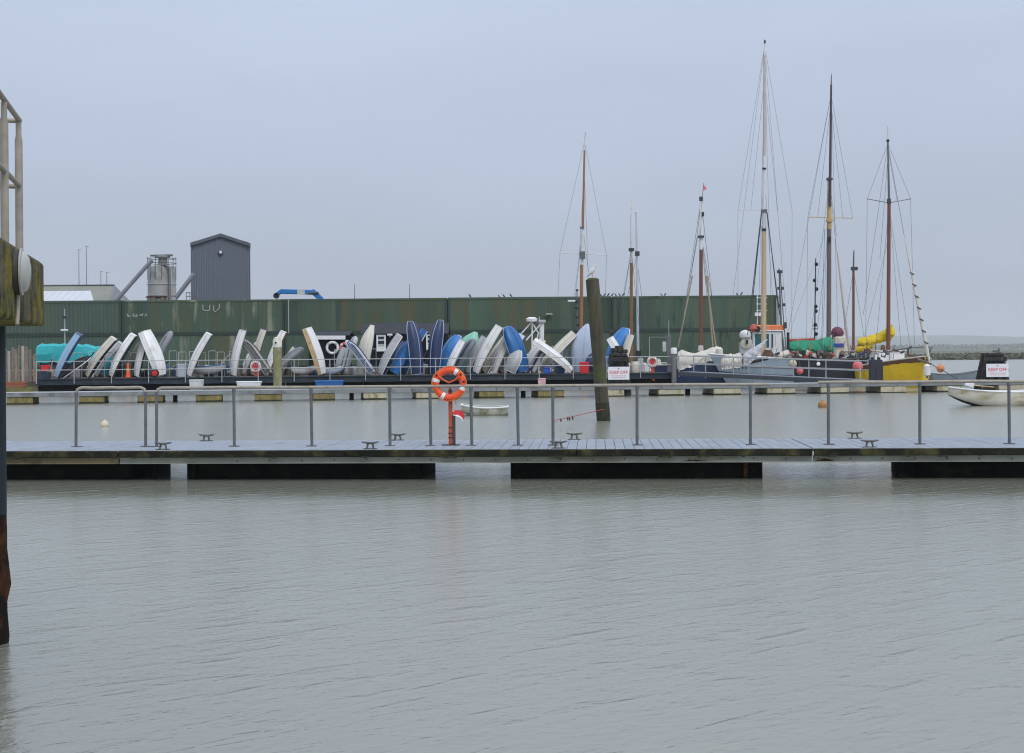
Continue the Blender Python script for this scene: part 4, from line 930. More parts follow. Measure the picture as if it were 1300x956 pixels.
def dinghy_(bot, top, label, hull, gun=None, kind='dinghy', B=1.2, H=.45, phi=20, w=1.5, inner=None, band=None, keelm=None, name='dinghy', cat='dinghy', ground=JZ, Yd=None, rim=.028, fl=False):
    Y = jy((bot[0] + top[0]) / 2, w) if Yd is None else Yd
    A = P(bot[0], bot[1], Y); T = P(top[0], top[1], Y); Ln = (T - A).length; X = (T - A).normalized()
    up = Vector((-X.z, 0, X.x)); 
    if up.z < 0 or abs(X.x) < .02: up = -up if up.z < 0 else up
    ph = R(phi); kd = (up * math.cos(ph) + Vector((0, -1, 0)) * math.sin(ph)).normalized()
    Z = -kd; Yv = Z.cross(X)
    rot = Matrix((X, Yv, Z)).transposed().to_4x4()
    mw = Matrix.Translation(A + Z * H * .5) @ rot
    if fl: mw = mw @ Matrix.Translation((Ln, 0, 0)) @ Matrix.Rotation(math.pi, 4, 'Z')
    rings = dinghy_rings(Ln, B, H, kind)
    mz = min((mw @ p).z for r in rings for p in r); mw = Matrix.Translation((0, 0, ground + .035 - mz)) @ mw
    t = thing(name, label, cat, mw @ Vector((0, 0, 0)), 'boats stored on the jetty')
    place(MB().loft(rings), mw).build('hull', hull, t, smooth=True, ang=55)
    inn = dinghy_rings(Ln - .1, B, H, kind, k=.93); inn = [[Vector((p.x + .05, p.y, p.z + .03)) for p in r] for r in inn]
    place(MB().loft(inn), mw).build('interior', inner or LGREY, t, smooth=True, ang=55)
    rimp = [r[0] for r in rings] + [r[-1] for r in reversed(rings)]
    place(MB().tube([p + Vector((0, 0, .012)) for p in rimp], rim, 6, closed=True), mw).build('gunwale', gun or hull, t, smooth=True)
    kl = [r[len(r) // 2] + Vector((0, 0, -.012)) for r in rings]
    place(MB().tube(kl, .022, 5), mw).build('keel_strip', keelm or hull, t)
    for sg in (2, -3):                              # rubbing strake along each side
        place(MB().tube([r[sg] + Vector((0, .006 if sg > 0 else -.006, 0)) for r in rings], .013, 4), mw).build('rubbing_strake', LGREY if hull in (OFFW, WHITE, CREAM) else hull, t)
    for f in (.28, .58):
        x = f * Ln; i = int(f * 14); hb = rings[i][0].y * .93
        place(MB().box((x, 0, -H * .25), (.2, hb * 2, .03)), mw).build('thwart', inner or LGREY, t)
    tr = [Vector((-.004, p.y * 1.02, p.z - .01)) for p in rings[0]]
    place(MB().prism(tr, (-.028, 0, 0), (0, 0, 0)), mw).build('transom', gun if gun and len(label) % 2 else hull, t)
    if band:
        for sgn in (0, 1):
            bb = MB(); rg = [[(r if sgn == 0 else r[::-1])[j] * 1 + Vector((0, .008 if sgn == 0 else -.008, 0)) for j in (0, 1, 2)] for r in rings]
            place(bb.loft(rg, False, False), mw).build('side_band', band, t, smooth=True)
    return t
def inflatable(bot, top, label, mat, w=1.5, wid=1.2, r=.19, phi=60, stripe=None, floor=None, name='inflatable_dinghy', Yd=None, ground=JZ):
    Y = jy((bot[0] + top[0]) / 2, w) if Yd is None else Yd
    A = P(bot[0], bot[1], Y); T = P(top[0], top[1], Y); Ln = (T - A).length; X = (T - A).normalized()
    up = Vector((-X.z, 0, X.x)); up = -up if up.z < 0 else up
    ph = R(phi); kd = (up * math.cos(ph) + Vector((0, -1, 0)) * math.sin(ph)).normalized(); Z = -kd; Yv = Z.cross(X)
    mw = Matrix.Translation(A) @ Matrix((X, Yv, Z)).transposed().to_4x4()
    hw = wid / 2 - r; pts = [Vector((0, -hw, 0))]; rs = [.05]
    for f in (.04, .1, .3, .5, .64): pts.append(Vector((Ln * f, -hw, 0))); rs.append(r)
    for i in range(1, 10):
        a = -math.pi / 2 + math.pi * i / 10; pts.append(Vector((Ln * .66 + (Ln * .34 - r) * math.cos(a), hw * math.sin(a), .16 * math.cos(a)))); rs.append(r)
    for f in (.64, .5, .3, .1, .04): pts.append(Vector((Ln * f, hw, 0))); rs.append(r)
    pts.append(Vector((0, hw, 0))); rs.append(.05)
    tm = place(MB().tube(pts, rs, 10), mw); dz = ground + .02 - tm.minz(); tm.shift((0, 0, dz)); mw = Matrix.Translation((0, 0, dz)) @ mw
    t = thing(name, label, 'inflatable', mw @ Vector((0, 0, 0)), 'boats stored on the jetty')
    tm.build('tube', mat, t, smooth=True, ang=60)
    fp = [Vector((Ln * .08, -hw, -.08)), Vector((Ln * .66, -hw, -.08)), Vector((Ln * .86, 0, -.05)), Vector((Ln * .66, hw, -.08)), Vector((Ln * .08, hw, -.08))]
    fp2 = [p + Vector((0, 0, .04)) for p in fp]
    place(MB().loft([fp, fp2], closed=True), mw).build('floor', floor or DGREY, t)
    place(MB().box((Ln * .09, 0, .02), (.04, hw * 2, .36)), mw).build('transom', floor or DGREY, t)
    if stripe:
        for o_ in (-r * .95, r * .0, ):
            pp = [p + Vector((0, (-1 if p.y < 0 else 1) * (r * .75 if o_ == 0 else r * .2), -r * .72 if o_ == 0 else -r * .99)) for p in pts[1:-1]]
            place(MB().tube(pp, .035, 5), mw).build('stripe', stripe, t)
    return t
D_ = dinghy
D_((69, 481), (99, 429), 'pale blue dinghy with dark blue side leaning at the left end of the jetty', LBLUE, NAVY, 'pram', 1.1, .42, 32, 1.0, inner=NAVY, rim=.06)
D_((78, 482), (112, 458), 'black kayak with white edge line lying low beside the pale blue dinghy', BLACK, WHITE, 'dinghy', .7, .28, 30, .7, inner=BLACK, name='kayak', cat='kayak')
D_((81, 474), (97, 461), 'short coral red kayak behind the pale blue dinghy', REDO, REDO, 'dinghy', .6, .28, 35, 2.0, name='kayak', cat='kayak')
D_((108, 482), (143, 437), 'cream dinghy with black rim, second upright hull from the left', CREAM, BLACK, 'pram', 1.15, .46, 24, 1.4, inner=BLACK, rim=.05)
D_((128, 480), (146, 447), 'blue and turquoise dinghy half hidden behind the cream hull', M('turquoise_hull', (.03, .26, .33), .5, .15, 2), RED, 'dinghy', 1.0, .4, 60, 3.0, inner=DGREY)
D_((138, 480), (168, 430), 'white dinghy with dark rim leaning right, third upright hull from the left', OFFW, DGREY, 'pram', 1.2, .46, 22, 1.5, inner=DGREY, rim=.045)
D_((170, 481), (187, 427), 'narrow white dinghy forming the left leg of the white inverted V', OFFW, WHITE, 'pram', 1.0, .42, 20, 1.7, inner=DGREY)
D_((209, 481), (186, 426.5), 'broad white dinghy forming the right leg of the white inverted V', OFFW, WHITE, 'pram', 1.3, .46, 42, 1.1, inner=DGREY)
inflatable((190, 479), (215, 421), 'grey rolled inflatable leaning behind the white inverted V', GREY, 2.6, .70, .17, 40, name='inflatable_dinghy')
D_((237, 481), (264, 430), 'white dinghy with grey flank leaning right beside the pale blue tank', OFFW, LGREY, 'pram', 1.1, .43, 18, 1.5, inner=DGREY)
D_((293, 480), (307, 424), 'white dinghy standing nearly upright left of the ring buoy post', OFFW, LGREY, 'pram', 1.1, .44, 28, 1.6, inner=DGREY)
inflatable((342, 480), (308, 432), 'grey brown inflatable leaning left over the ring buoy', M('grey_brown_rubber', (.33, .32, .30), .6, .12, 2), 1.5, .75, .15, 30, stripe=DGREY)
D_((318, 480), (334, 423.5), 'beige dinghy behind the grey brown inflatable', CREAM, DGREY, 'pram', 1.1, .42, 24, 3.0, inner=DGREY)
D_((336, 479), (359, 426), 'white dinghy leaning right behind the algae stained pile', OFFW, BROWNW, 'pram', 1.1, .43, 20, 1.9, inner=DGREY, rim=.05)
inflatable((344, 478), (383, 443), 'grey covered inflatable leaning low right of the algae stained pile', M('grey_cover_fabric', (.26, .28, .31), .7, .12, 2), 2.2, .8, .17, 25, floor=GREY)
D_((413, 478), (392, 421), 'white and tan dinghy leaning left beside the low black hut', OFFW, TAN, 'pram', 1.1, .42, 38, 1.1, inner=TAN, band=TAN)
inflatable((437, 477), (449, 428), 'pale grey inflatable standing left of the blue striped dinghy', LGREY, 2.4, .75, .16, 35)
inflatable((473, 474), (441, 430), 'blue and white striped inflatable leaning left before the black shed', M('pale_blue_white_rubber', (.42, .47, .56), .5, .1, 2), 1.2, .70, .15, 30, stripe=NAVY)
D_((457, 478), (468, 416), 'tall cream dinghy with dark rim line left of the shed window', CREAM, NAVY, 'dinghy', 1.05, .5, 34, 2.0, inner=LGREY)
D_((479, 475), (506, 428), 'pale grey dinghy leaning right below the left shed window', LGREY, OFFW, 'pram', 1.05, .42, 20, 1.7, inner=DGREY)
D_((498, 475), (521, 431), 'bright blue dinghy leaning right left of the navy dinghies', BLUE, BLUE, 'dinghy', 1.1, .44, 25, 2.1, inner=DGREY)
D_((532, 477), (526, 410), 'navy dinghy with pale keel line, left one of the tall navy pair', NAVY, PBLUE, 'round', .85, .48, 42, 1.1, inner=DGREY, keelm=PBLUE)
D_((548, 477), (554, 409), 'navy dinghy with pale keel line, right one of the tall navy pair', NAVY, PBLUE, 'round', .85, .48, 48, 1.5, inner=DGREY, keelm=PBLUE)
D_((558, 470), (577, 423), 'sky blue dinghy with white rim behind the orange lifebuoy', BLUE, OFFW, 'round', 1.15, .46, 30, 2.4, inner=DGREY)
D_((580, 468), (600, 419), 'mint green dinghy behind the grey inflatable', MINT, MINT, 'dinghy', 1.5, .5, 48, 3.2, inner=MINT)
inflatable((575, 472), (600, 428), 'dark slate inflatable leaning right of the sky blue dinghy', M('slate_blue_rubber', (.14, .16, .20), .6, .12, 2), 1.9, .85, .17, 35)
D_((600, 476), (632, 419), 'cream white dinghy leaning right, just right of the mint green one', OFFW, CREAM, 'pram', 1.15, .46, 22, 1.3, inner=DGREY)
D_((623, 476), (648, 424), 'pinkish white dinghy between the cream white and the deep blue hulls', OFFW, PINKH, 'pram', 1.1, .44, 26, 2.0, inner=DGREY)
D_((645, 475), (657, 448), 'short grey dinghy at the foot of the deep blue hull', LGREY, OFFW, 'dinghy', 1.0, .4, 40, .8, inner=DGREY)
D_((666, 476), (648, 419), 'deep blue dinghy leaning left beside the white tripod mast', BLUE2, LBLUE, 'round', 1.2, .46, 45, 1.3, inner=DGREY)
D_((728, 473), (679, 437), 'cream white dinghy forming the falling stroke of the white cross', OFFW, CREAM, 'pram', 1.05, .42, 28, 1.0, inner=DGREY)
D_((683, 477), (727, 431), 'white dinghy forming the rising stroke of the white cross', CREAM, OFFW, 'pram', 1.1, .44, 22, 2.2, inner=DGREY)
inflatable((674, 476), (692, 443), 'translucent grey inflatable left of the white cross', LGREY, 1.6, .75, .14, 35)
D_((741, 474), (744, 413), 'wide powder blue dinghy standing upright left of the leaning pile', PBLUE, CREAM, 'dinghy', 1.75, .55, 76, 1.6, inner=LGREY)
D_((752, 474), (757, 452), 'short navy tender partly hidden by the leaning pile', NAVY, NAVY, 'pram', 1.1, .4, 70, 1.0, inner=DGREY)
D_((797, 458), (776, 417), 'white dinghy standing above the left keep off sign', OFFW, OFFW, 'pram', 1.0, .4, 40, 1.0, inner=DGREY)
D_((771, 470), (790, 416), 'blue dinghy behind the white one above the left keep off sign', BLUE, OFFW, 'round', 1.3, .5, 30, 2.6, inner=LGREY)
# a second, tighter row behind
D_((120, 480), (152, 441), 'grey white dinghy tucked behind the second and third upright hulls', LGREY, DGREY, 'pram', 1.0, .4, 22, 3.2, inner=DGREY)
D_((158, 480), (178, 440), 'low dark green dinghy behind the traffic cone', M('dull_green_hull', (.10, .13, .08), .6, .2, 2), DGREY, 'pram', 1.0, .4, 26, 3.6, inner=DGREY)
D_((205, 480), (193, 446), 'short pale dinghy seen under the white inverted V', LBLUE, OFFW, 'pram', .9, .36, 30, 3.0, inner=DGREY)
D_((306, 479), (326, 441), 'short white dinghy low behind the ring buoy post', OFFW, LGREY, 'pram', .9, .36, 22, 3.7, inner=DGREY)
D_((355, 479), (374, 447), 'small cream dinghy between the algae stained pile and the grey inflatable', CREAM, DGREY, 'pram', .9, .36, 22, 3.6, inner=DGREY)
D_((426, 478), (436, 446), 'small dull grey dinghy under the red ring buoy', LGREY, DGREY, 'pram', .9, .36, 24, 3.4, inner=DGREY)
D_((484, 477), (512, 441), 'low navy dinghy behind the pale grey one before the shed', NAVY, LBLUE, 'pram', 1.0, .4, 24, 3.3, inner=DGREY)
D_((510, 477), (537, 424), 'mid blue dinghy tucked behind the left navy dinghy', BLUE2, OFFW, 'pram', 1.0, .42, 26, 3.2, inner=DGREY)
D_((566, 476), (586, 436), 'slim white dinghy between the sky blue and mint green hulls', OFFW, LGREY, 'pram', .95, .38, 20, 1.0, inner=DGREY)
D_((590, 475), (614, 431), 'slim grey dinghy right of the mint green hull', LGREY, DGREY, 'pram', .95, .4, 22, 2.6, inner=DGREY)
D_((612, 476), (641, 434), 'slim cream dinghy behind the pinkish white hull', CREAM, BROWNW, 'pram', .95, .4, 22, 3.1, inner=DGREY)
D_((634, 476), (662, 430), 'white dinghy with blue rim crossing behind the deep blue hull', OFFW, BLUE2, 'pram', 1.0, .4, 20, 2.7, inner=DGREY)
D_((662, 475), (688, 436), 'white dinghy rising to the left arm of the white cross', OFFW, LGREY, 'pram', 1.0, .4, 22, 3.4, inner=DGREY)
D_((703, 475), (716, 447), 'short grey dinghy beneath the crossing of the white hulls', LGREY, OFFW, 'pram', .9, .36, 30, 3.2, inner=DGREY)
D_((787, 470), (799, 424), 'cream dinghy edge right of the blue one above the left keep off sign', CREAM, OFFW, 'pram', .9, .36, 18, 1.8, inner=DGREY)
# boats lying flat on the jetty
def flat_boat(px0, px1, py, Y, label, hull, B=1.1, H=.42, band=None, flip=False, ground=JZ, name='dinghy', kind='dinghy', inner=None, group='boats stored on the jetty', cat='dinghy', upside=False, yaw=0.0):
    A, B_ = P(px0, py, Y), P(px1, py, Y); Ln = B_.x - A.x; Ln_ = Ln / math.cos(yaw)
    rings = dinghy_rings(Ln_, B, H, kind); mid = (A + B_) / 2
    mw = Matrix.Translation((mid.x, Y, 0)) @ Matrix.Rotation(yaw + (math.pi if flip else 0), 4, 'Z') @ Matrix.Translation((-Ln_ / 2, 0, 0))
    if upside: mw = mw @ Matrix.Rotation(math.pi, 4, 'X')
    mz = min((mw @ p).z for r in rings for p in r); mw = Matrix.Translation((0, 0, ground - mz)) @ mw
    t = thing(name, label, cat, (mid.x, Y, ground), group)
    place(MB().loft(rings), mw).build('hull', hull, t, smooth=True, ang=55)
    inn = [[Vector((p.x + .04, p.y, p.z + .03)) for p in r] for r in dinghy_rings(Ln_ - .08, B, H, kind, k=.92)]
    place(MB().loft(inn), mw).build('interior', inner or LGREY, t, smooth=True, ang=55)
    rimp = [r[0] for r in rings] + [r[-1] for r in reversed(rings)]
    place(MB().tube([p + Vector((0, 0, .012)) for p in rimp], .03, 6, closed=True), mw).build('gunwale', WHITE if band is None else band, t, smooth=True)
    for f in (.25, .55):
        i = int(f * 14); hb = rings[i][0].y * .93; place(MB().box((f * Ln_, 0, -H * .2), (.22, hb * 2, .035)), mw).build('thwart', inner or OFFW, t)
    return t, mw, Ln_
flat_boat(243, 287, 479, jy(262, 2.4), 'white day boat with blue stripe lying flat behind the dinghies', LGREY, 1.3, .5, band=BLUE2, ground=JZ + .12)
tarp(258, 270, 464, 471, jy(264, 2.4), CREAM, 'boat_cover', 'cream cover bundled on the flat lying day boat', 'cover', .6)
flat_boat(372, 402, 477, jy(388, 2.6), 'small white tender lying flat behind the tan dinghy', OFFW, 1.2, .42, ground=JZ + .05)
flat_boat(404, 436, 477, jy(420, 2.2), 'low pale inflatable tender lying below the low black hut', PBLUE, 1.2, .4, ground=JZ + .03)
# jumbled gear lying behind and under the dinghies
gr = random.Random(33); gmat = [BLACK, BLACK, DGREY, NAVY, M('dark_green_gear', (.03, .05, .035), .8, .2, 3), BROWNW, GREY, M('dull_tan_gear', (.20, .16, .11), .8, .2, 3), WCANV, M('dull_red_gear', (.25, .05, .04), .8, .2, 3), LGREY, BLUE2]
for px0, px1, lab in ((62, 130, 'jumbled dark gear behind the kayaks at the left end of the jetty'), (140, 225, 'jumbled dark gear behind the white inverted V of dinghies'), (270, 345, 'jumbled gear behind the left ring buoy post'), (360, 452, 'jumbled gear in front of the low black hut'), (460, 560, 'jumbled dark gear along the front of the larger black shed'), (560, 660, 'jumbled gear behind the mint green and cream dinghies'), (660, 770, 'jumbled gear behind the white cross of dinghies')):
    Y = jy((px0 + px1) / 2, 3.9); c = P((px0 + px1) / 2, 478, Y); t = thing('gear_heap', lab, 'gear', (c.x, Y, JZ), 'gear heaps on the jetty')
    for k in range(26):
        px = gr.uniform(px0, px1); Yk = jy(px, gr.uniform(3.3, 4.4)); x = P(px, 470, Yk).x; h = gr.uniform(.2, .75); w = gr.uniform(.2, .8); m_ = gr.choice(gmat); rz = gr.uniform(0, 3)
        if k % 4 == 0: MB().tube([(x - w, Yk, JZ + .05), (x, Yk + .1, JZ + h * 1.7), (x + w * .4, Yk + .1, JZ + h * 2.1)], .035, 5).build('pole', m_, t)
        elif k % 4 == 1: MB().lathe((x, Yk, JZ), [(w * .45, 0), (w * .5, h * .4), (w * .35, h * .85), (w * .12, h)], 9).build('bundle', m_, t, smooth=True)
        else: MB().box((x, Yk, JZ + h / 2 + .01), (w, gr.uniform(.2, .5), h), rz).build('box', m_, t, bevel=.03)
# galvanised hoops of the dinghy racks
ORD = 'leftmost,second,third,fourth,fifth,sixth,seventh,eighth,ninth,tenth,eleventh,twelfth,thirteenth,fourteenth,fifteenth,sixteenth,seventeenth,eighteenth,nineteenth,twentieth,twenty first,twenty second'.split(','); ORD[0] = 'first'; hl = [(84, 446), (95, 448), (114, 447), (134, 447.5), (146.5, 446), (157, 447), (165, 448), (175, 447), (216, 445.5), (228, 447), (241.5, 446.5), (253, 448), (266, 445.5), (277, 447), (292.5, 446), (304, 447), (371, 446), (425, 444), (470, 443), (575, 441), (700, 440), (714, 440)]
for i, (px, py) in enumerate(hl):
    w = 2.0 + .5 * (i % 3); Y = jy(px, w); c = P(px, py, Y); h = c.z - JZ; o_ = Vector((c.x, Y, JZ))
    t = thing('rack_hoop', 'galvanised rack hoop standing on the jetty, ' + ORD[i] + ' from the left', 'boat rack', o_, 'dinghy rack hoops')
    a, b = o_ + Vector((-.0, -.25, 0)), o_ + Vector((.33, .25, 0)); r = .06
    dv = (b - a).normalized() * r; U = Vector((0, 0, h))
    MB().tube([a, a + U - Vector((0, 0, r)), a + U + dv * .3 - Vector((0, 0, r * .3)), a + U + dv, b + U - dv, b + U - dv * .3 - Vector((0, 0, r * .3)), b + U - Vector((0, 0, r)), b], .022, 7).build('hoop', PALEST, t, smooth=True)
    for q_ in (a, b): MB().box(q_ + Vector((0, 0, .01)), (.12, .12, .018)).build('foot_plate', GALVD, t)

# ------------------------------------------------------------------ moored sailing boats
def ship_rings(L_, B, fb, fm, fs, draft=.5, n=20, m=7, k=1.0, fine=2.0, stern=.62, rake=.9, zcut=None):
    rings = []
    for i in range(n):
        t = i / (n - 1); b = stern + (1 - stern) * math.sin(min(1, t / .5) * math.pi / 2) if t < .5 else max(.03, 1 - ((t - .5) / .5) ** fine)
        b *= B / 2 * k; sh = fm + (fs - fm) * (1 - t / .45) ** 2 if t < .45 else fm + (fb - fm) * ((t - .45) / .55) ** 1.7
        dr = draft * (1 if t < .8 else 1 - .5 * ((t - .8) / .2) ** 2); ring = []
        for j in range(2 * m + 1):
            a = math.pi * j / (2 * m); cs, sn = math.cos(a), math.sin(a)
            y = b * (abs(cs) ** .45) * (1 if cs >= 0 else -1); z = sh - (sh + dr) * abs(sn) ** .9
            ring.append(Vector((-L_ / 2 + t * L_ + (rake * (z / fb) if t > .75 else 0) * ((t - .75) / .25 if t > .75 else 0) - (.35 * (z / fb) if t < .05 else 0), y, z)))
        rings.append(ring)
    return rings
class Ship:
    def __init__(s, name, label, cat, c, head, L_, B, fb, fm, fs, hull, band=None, deck=None, rub=None, bandw=.35, **kw):
        s.mw = Matrix.Translation((c[0], c[1], 0)) @ Matrix.Rotation(head, 4, 'Z'); s.L = L_
        s.t = thing(name, label, cat, (c[0], c[1], -.5), 'moored sailing boats'); s.rings = r = ship_rings(L_, B, fb, fm, fs, **kw)
        place(MB().loft(r), s.mw).build('hull', hull, s.t, smooth=True, ang=50)
        dk = [[Vector((q[0].x, q[0].y * .97 * (1 - 2 * j / 6), q[0].z - .10 + .05 * (1 - (1 - 2 * j / 6) ** 2))) for j in range(7)] for q in r]
        place(MB().loft(dk, False, False), s.mw).build('deck', deck or CREAM, s.t, smooth=True)
        if band:
            for sg in (0, 1):
                rg = []
                for q in r:
                    top = q[0] if sg == 0 else q[-1]; o_ = .02 if sg == 0 else -.02
                    rg.append([top + Vector((0, o_, .01)), top + Vector((-.05, o_ * .9, -bandw * .5)), top + Vector((-.12, o_ * .6, -bandw))])
                rg2 = [a + [p - Vector((0, .05 if sg == 0 else -.05, 0)) for p in reversed(a)] for a in rg]
                place(MB().loft(rg2, closed=True), s.mw).build('sheer_strake', band, s.t, smooth=True, ang=50)
        for sg in (0, -1): place(MB().tube([q[sg] + Vector((0, 0, .03)) for q in r], .045, 6), s.mw).build('toe_rail', rub or OFFW, s.t, smooth=True)
    def loc(s, x, y, z): return s.mw @ Vector((x, y, z))
    def box(s, name, x, y, z, dx, dy, dz, mat, bevel=.04, parent=None):
        m = MB().box((x, y, z), (dx, dy, dz)); return place(m, s.mw).build(name, mat, parent or s.t, bevel=bevel)
def spar(t, name, pts, rs, mat, Y, n=10, parent=None):
    return MB().tube([P(px, py, Y) if not isinstance(px, Vector) else px for px, py in pts], rs, n).build(name, mat, parent or t, smooth=True)
def stays(t, lines, Y, r=.011, mat=None):
    for i, (p0, p1, *dy) in enumerate(lines):
        a, b = P(*p0, Y), P(*p1, Y + (dy[0] if dy else (1.2 if i % 2 else -1.2))); MB().tube([a, b], r, 4).build('stay', mat or WIRE, t)
def cover(t, name, path, rad, mat, Y, seed=1, n=16, sq=1.0, parent=None, sub=7):
    n = max(n, 18)
    """lashed sail cover: lumpy tube along a pixel path"""
    pts = [P(px, py, Y) for px, py in path]; rings = []; K = (len(pts) - 1) * sub + 1
    for i in range(K):
        f = i / sub; j = min(int(f), len(pts) - 2); g = f - j; c = pts[j].lerp(pts[j + 1], g); r = rad[j] + (rad[j + 1] - rad[j]) * g
        ring = []
        for q in range(n):
            a = 2 * math.pi * q / n; l_ = 1 + .26 * noise.noise((math.cos(a) * 1.5, math.sin(a) * 1.5 + i * .2, seed)) + .16 * noise.noise((math.cos(a) * 3 + i * .5, math.sin(a) * 3, seed + 4)) - (.05 if i % 7 == 3 else 0)
            sn_ = math.sin(a); l_ *= (1.12 if sn_ > .9 else 1) * (1 + .28 * abs(math.sin(i * math.pi / 9)) if sn_ < -.3 else 1)   # ridge on top, cloth sagging between the lashings
            ring.append(c + Vector((.08 * r * math.cos(a), r * (.8 - .25 * max(0, sn_)) * l_ * math.cos(a), r * sq * l_ * sn_)))
        rings.append(ring)
    o_ = MB().loft(rings, closed=True).build(name, mat, parent or t, smooth=True, ang=30)
    for i in range(9, K - 3, 9): MB().tube([q + (q - pts[min(int(i / sub), len(pts) - 2)].lerp(pts[min(int(i / sub), len(pts) - 2) + 1], i / sub - min(int(i / sub), len(pts) - 2))) * .04 for q in rings[i]], .018, 4, closed=True).build('lashing', ROPE, o_ if parent is None else parent)
    return o_

def drape(t, name, top, bot, Y0, mat, seed, dep=.35, N=34, rows=9, fold=.10):
    def at_(pl, u):
        f = u * (len(pl) - 1); j = min(int(f), len(pl) - 2); g = f - j; return (pl[j][0] + (pl[j + 1][0] - pl[j][0]) * g, pl[j][1] + (pl[j + 1][1] - pl[j][1]) * g)
    rg = []
    for i in range(N):
        u = i / (N - 1); A, B_ = P(*at_(top, u), Y0), P(*at_(bot, u), Y0 - .15); B_.z += .10 * noise.noise((u * 14, seed, 2)); A.z += .05 * noise.noise((u * 10, seed, 7)); fr = []
        for k in range(rows):
            v = k / (rows - 1); p = A.lerp(B_, v); p.y += -.16 * math.sin(math.pi * min(1, v * 1.2) * .8) - fold * (noise.noise((u * 16 + v * 5, v * 1.3, seed)) + .6 * noise.noise((u * 34 - v * 9, v * 2, seed + 3))); fr.append(p)
        rg.append(fr + [A.lerp(B_, 1 - k / 3) + Vector((0, dep * (.5 + .5 * math.sin(math.pi * k / 3)) + .1, 0)) for k in range(4)])
    return MB().loft(rg, closed=True).build(name, mat, t, smooth=True, ang=50)
# boat with the tall red brown mast left of the leaning pile
Y = 93.2; c = P(742, 470, Y)
s = Ship('sailing_boat', 'sailing boat with reddish brown two part mast left of the leaning pile', 'sailboat', (c.x + .5, Y), R(172), 9.0, 2.6, 1.2, .9, .95, DGREY, rub=OFFW); t = s.t
s.box('cabin', -.6, 0, 1.15, 3.2, 1.5, .55, OFFW)
spar(t, 'mast', [(737.5, 478), (738.5, 336)], [.125, .115], MASTO, Y)
spar(t, 'mast_doubling', [(739, 336.5), (739.6, 290), (740, 288)], [.10, .085, .08], MASTW, Y)
spar(t, 'topmast', [(740, 289), (742, 191)], [.085, .065], MASTO, Y); spar(t, 'masthead', [(742, 191), (742.5, 177)], [.06, .04], MASTW, Y); spar(t, 'burgee_stick', [(742.5, 177), (743, 168)], .015, BLACK, Y)
spar(t, 'spreader', [(710, 321), (770, 324)], .03, MASTW, Y, 6); MB().box(P(739.5, 324, Y - .1), (.35, .3, .5)).build('crosstrees', GALVD, t)
MB().box(P(739, 289, Y - .05), (.28, .25, .12)).build('mast_band', GALVD, t)
stays(t, [((742, 180), (711, 321)), ((711, 321), (708, 380)), ((742, 180), (770, 324)), ((770, 324), (768, 400)), ((741, 190), (750, 440), 2), ((740, 290), (722, 430), -1.5), ((740, 291), (724, 432), 1.2), ((740, 290), (758, 430), 1), ((743, 192), (735, 330), .2)], Y, .009)
# twin masted boat right of the left keep off sign
Y = 92.2; c = P(806, 470, Y)
s = Ship('sailing_boat', 'grey boat with a brown and a pale metal mast right of the leaning pile', 'sailboat', (c.x + 1.4, Y), R(5), 8.6, 2.6, 1.15, .9, .95, LGREY, rub=OFFW); t = s.t
s.box('cabin', -.8, 0, 1.15, 3.0, 1.5, .6, OFFW); s.box('coachroof_hatch', 1.6, 0, 1.05, .8, .7, .25, GREY)
spar(t, 'mast', [(801.5, 478), (801.5, 334)], [.115, .105], MASTO, Y); spar(t, 'mast_doubling', [(801.5, 334.5), (801.3, 300), (801.2, 273)], [.09, .08, .05], MASTW, Y); spar(t, 'pole', [(801.2, 273), (802, 253)], [.04, .02], MASTW, Y)
MB().box(P(801.5, 317, Y - .1), (.35, .3, .2)).build('mast_band', DGREY, t); MB().box(P(802, 262, Y), (.18, .1, .25)).build('lantern', MASTW, t)
spar(t, 'metal_mast', [(810, 447), (808.6, 330), (807.5, 270)], [.095, .08, .05], M('bluish_alloy', (.50, .54, .60), .4, .08, 2, metal=.3), Y - .6); MB().lathe(P(807.3, 270.5, Y - .6), [(.05, 0), (.09, .05), (.05, .14)], 8).build('mast_lamp', MASTW, t); MB().box(P(810.2, 449, Y - .6), (.35, .35, .4)).build('mast_foot', BLACK, t)
MB().box(P(809, 322, Y - .7), (.3, .2, .3)).build('mast_band', DGREY, t)
MB().tube([P(810.2, 449, Y - .6), (P(810.2, 449, Y - .6).x, Y - .6, .9)], .09, 6).build('mast_step', DGREY, t)
stays(t, [((801.4, 318), (787, 400)), ((801.4, 318), (790, 392)), ((801.4, 318), (812, 420)), ((808, 325), (823, 440), -.5), ((808, 325), (785, 430), .6)], Y, .012)
# boat with the flag, navy hull, white sail cover
Y = 88.0; c = P(898, 470, Y)
s = Ship('sailing_boat', 'navy hulled boat with dark red mast, flag and loose white sail cover', 'sailboat', (c.x, Y), R(-8), 6.6, 2.6, 1.5, 1.3, 1.3, NAVY, rub=GALVD, deck=LGREY); t = s.t
spar(t, 'mast', [(889.5, 472), (890, 316)], [.135, .115], MASTR, Y); spar(t, 'mast_doubling', [(890, 317), (890, 300), (891.5, 250)], [.13, .12, .06], MASTW, Y)
spar(t, 'masthead', [(890.3, 303), (889, 262), (890, 252)], [.05, .05, .05], MASTW, Y - .15)
MB().box(P(890, 252.5, Y - .1), (.22, .2, .28)).build('mast_cap', DGREY, t); MB().box(P(890, 300.5, Y - .1), (.36, .3, .14)).build('mast_band', DGREY, t)
MB().box(P(892.5, 272, Y - .15), (.12, .12, .28)).build('block', BLACK, t)
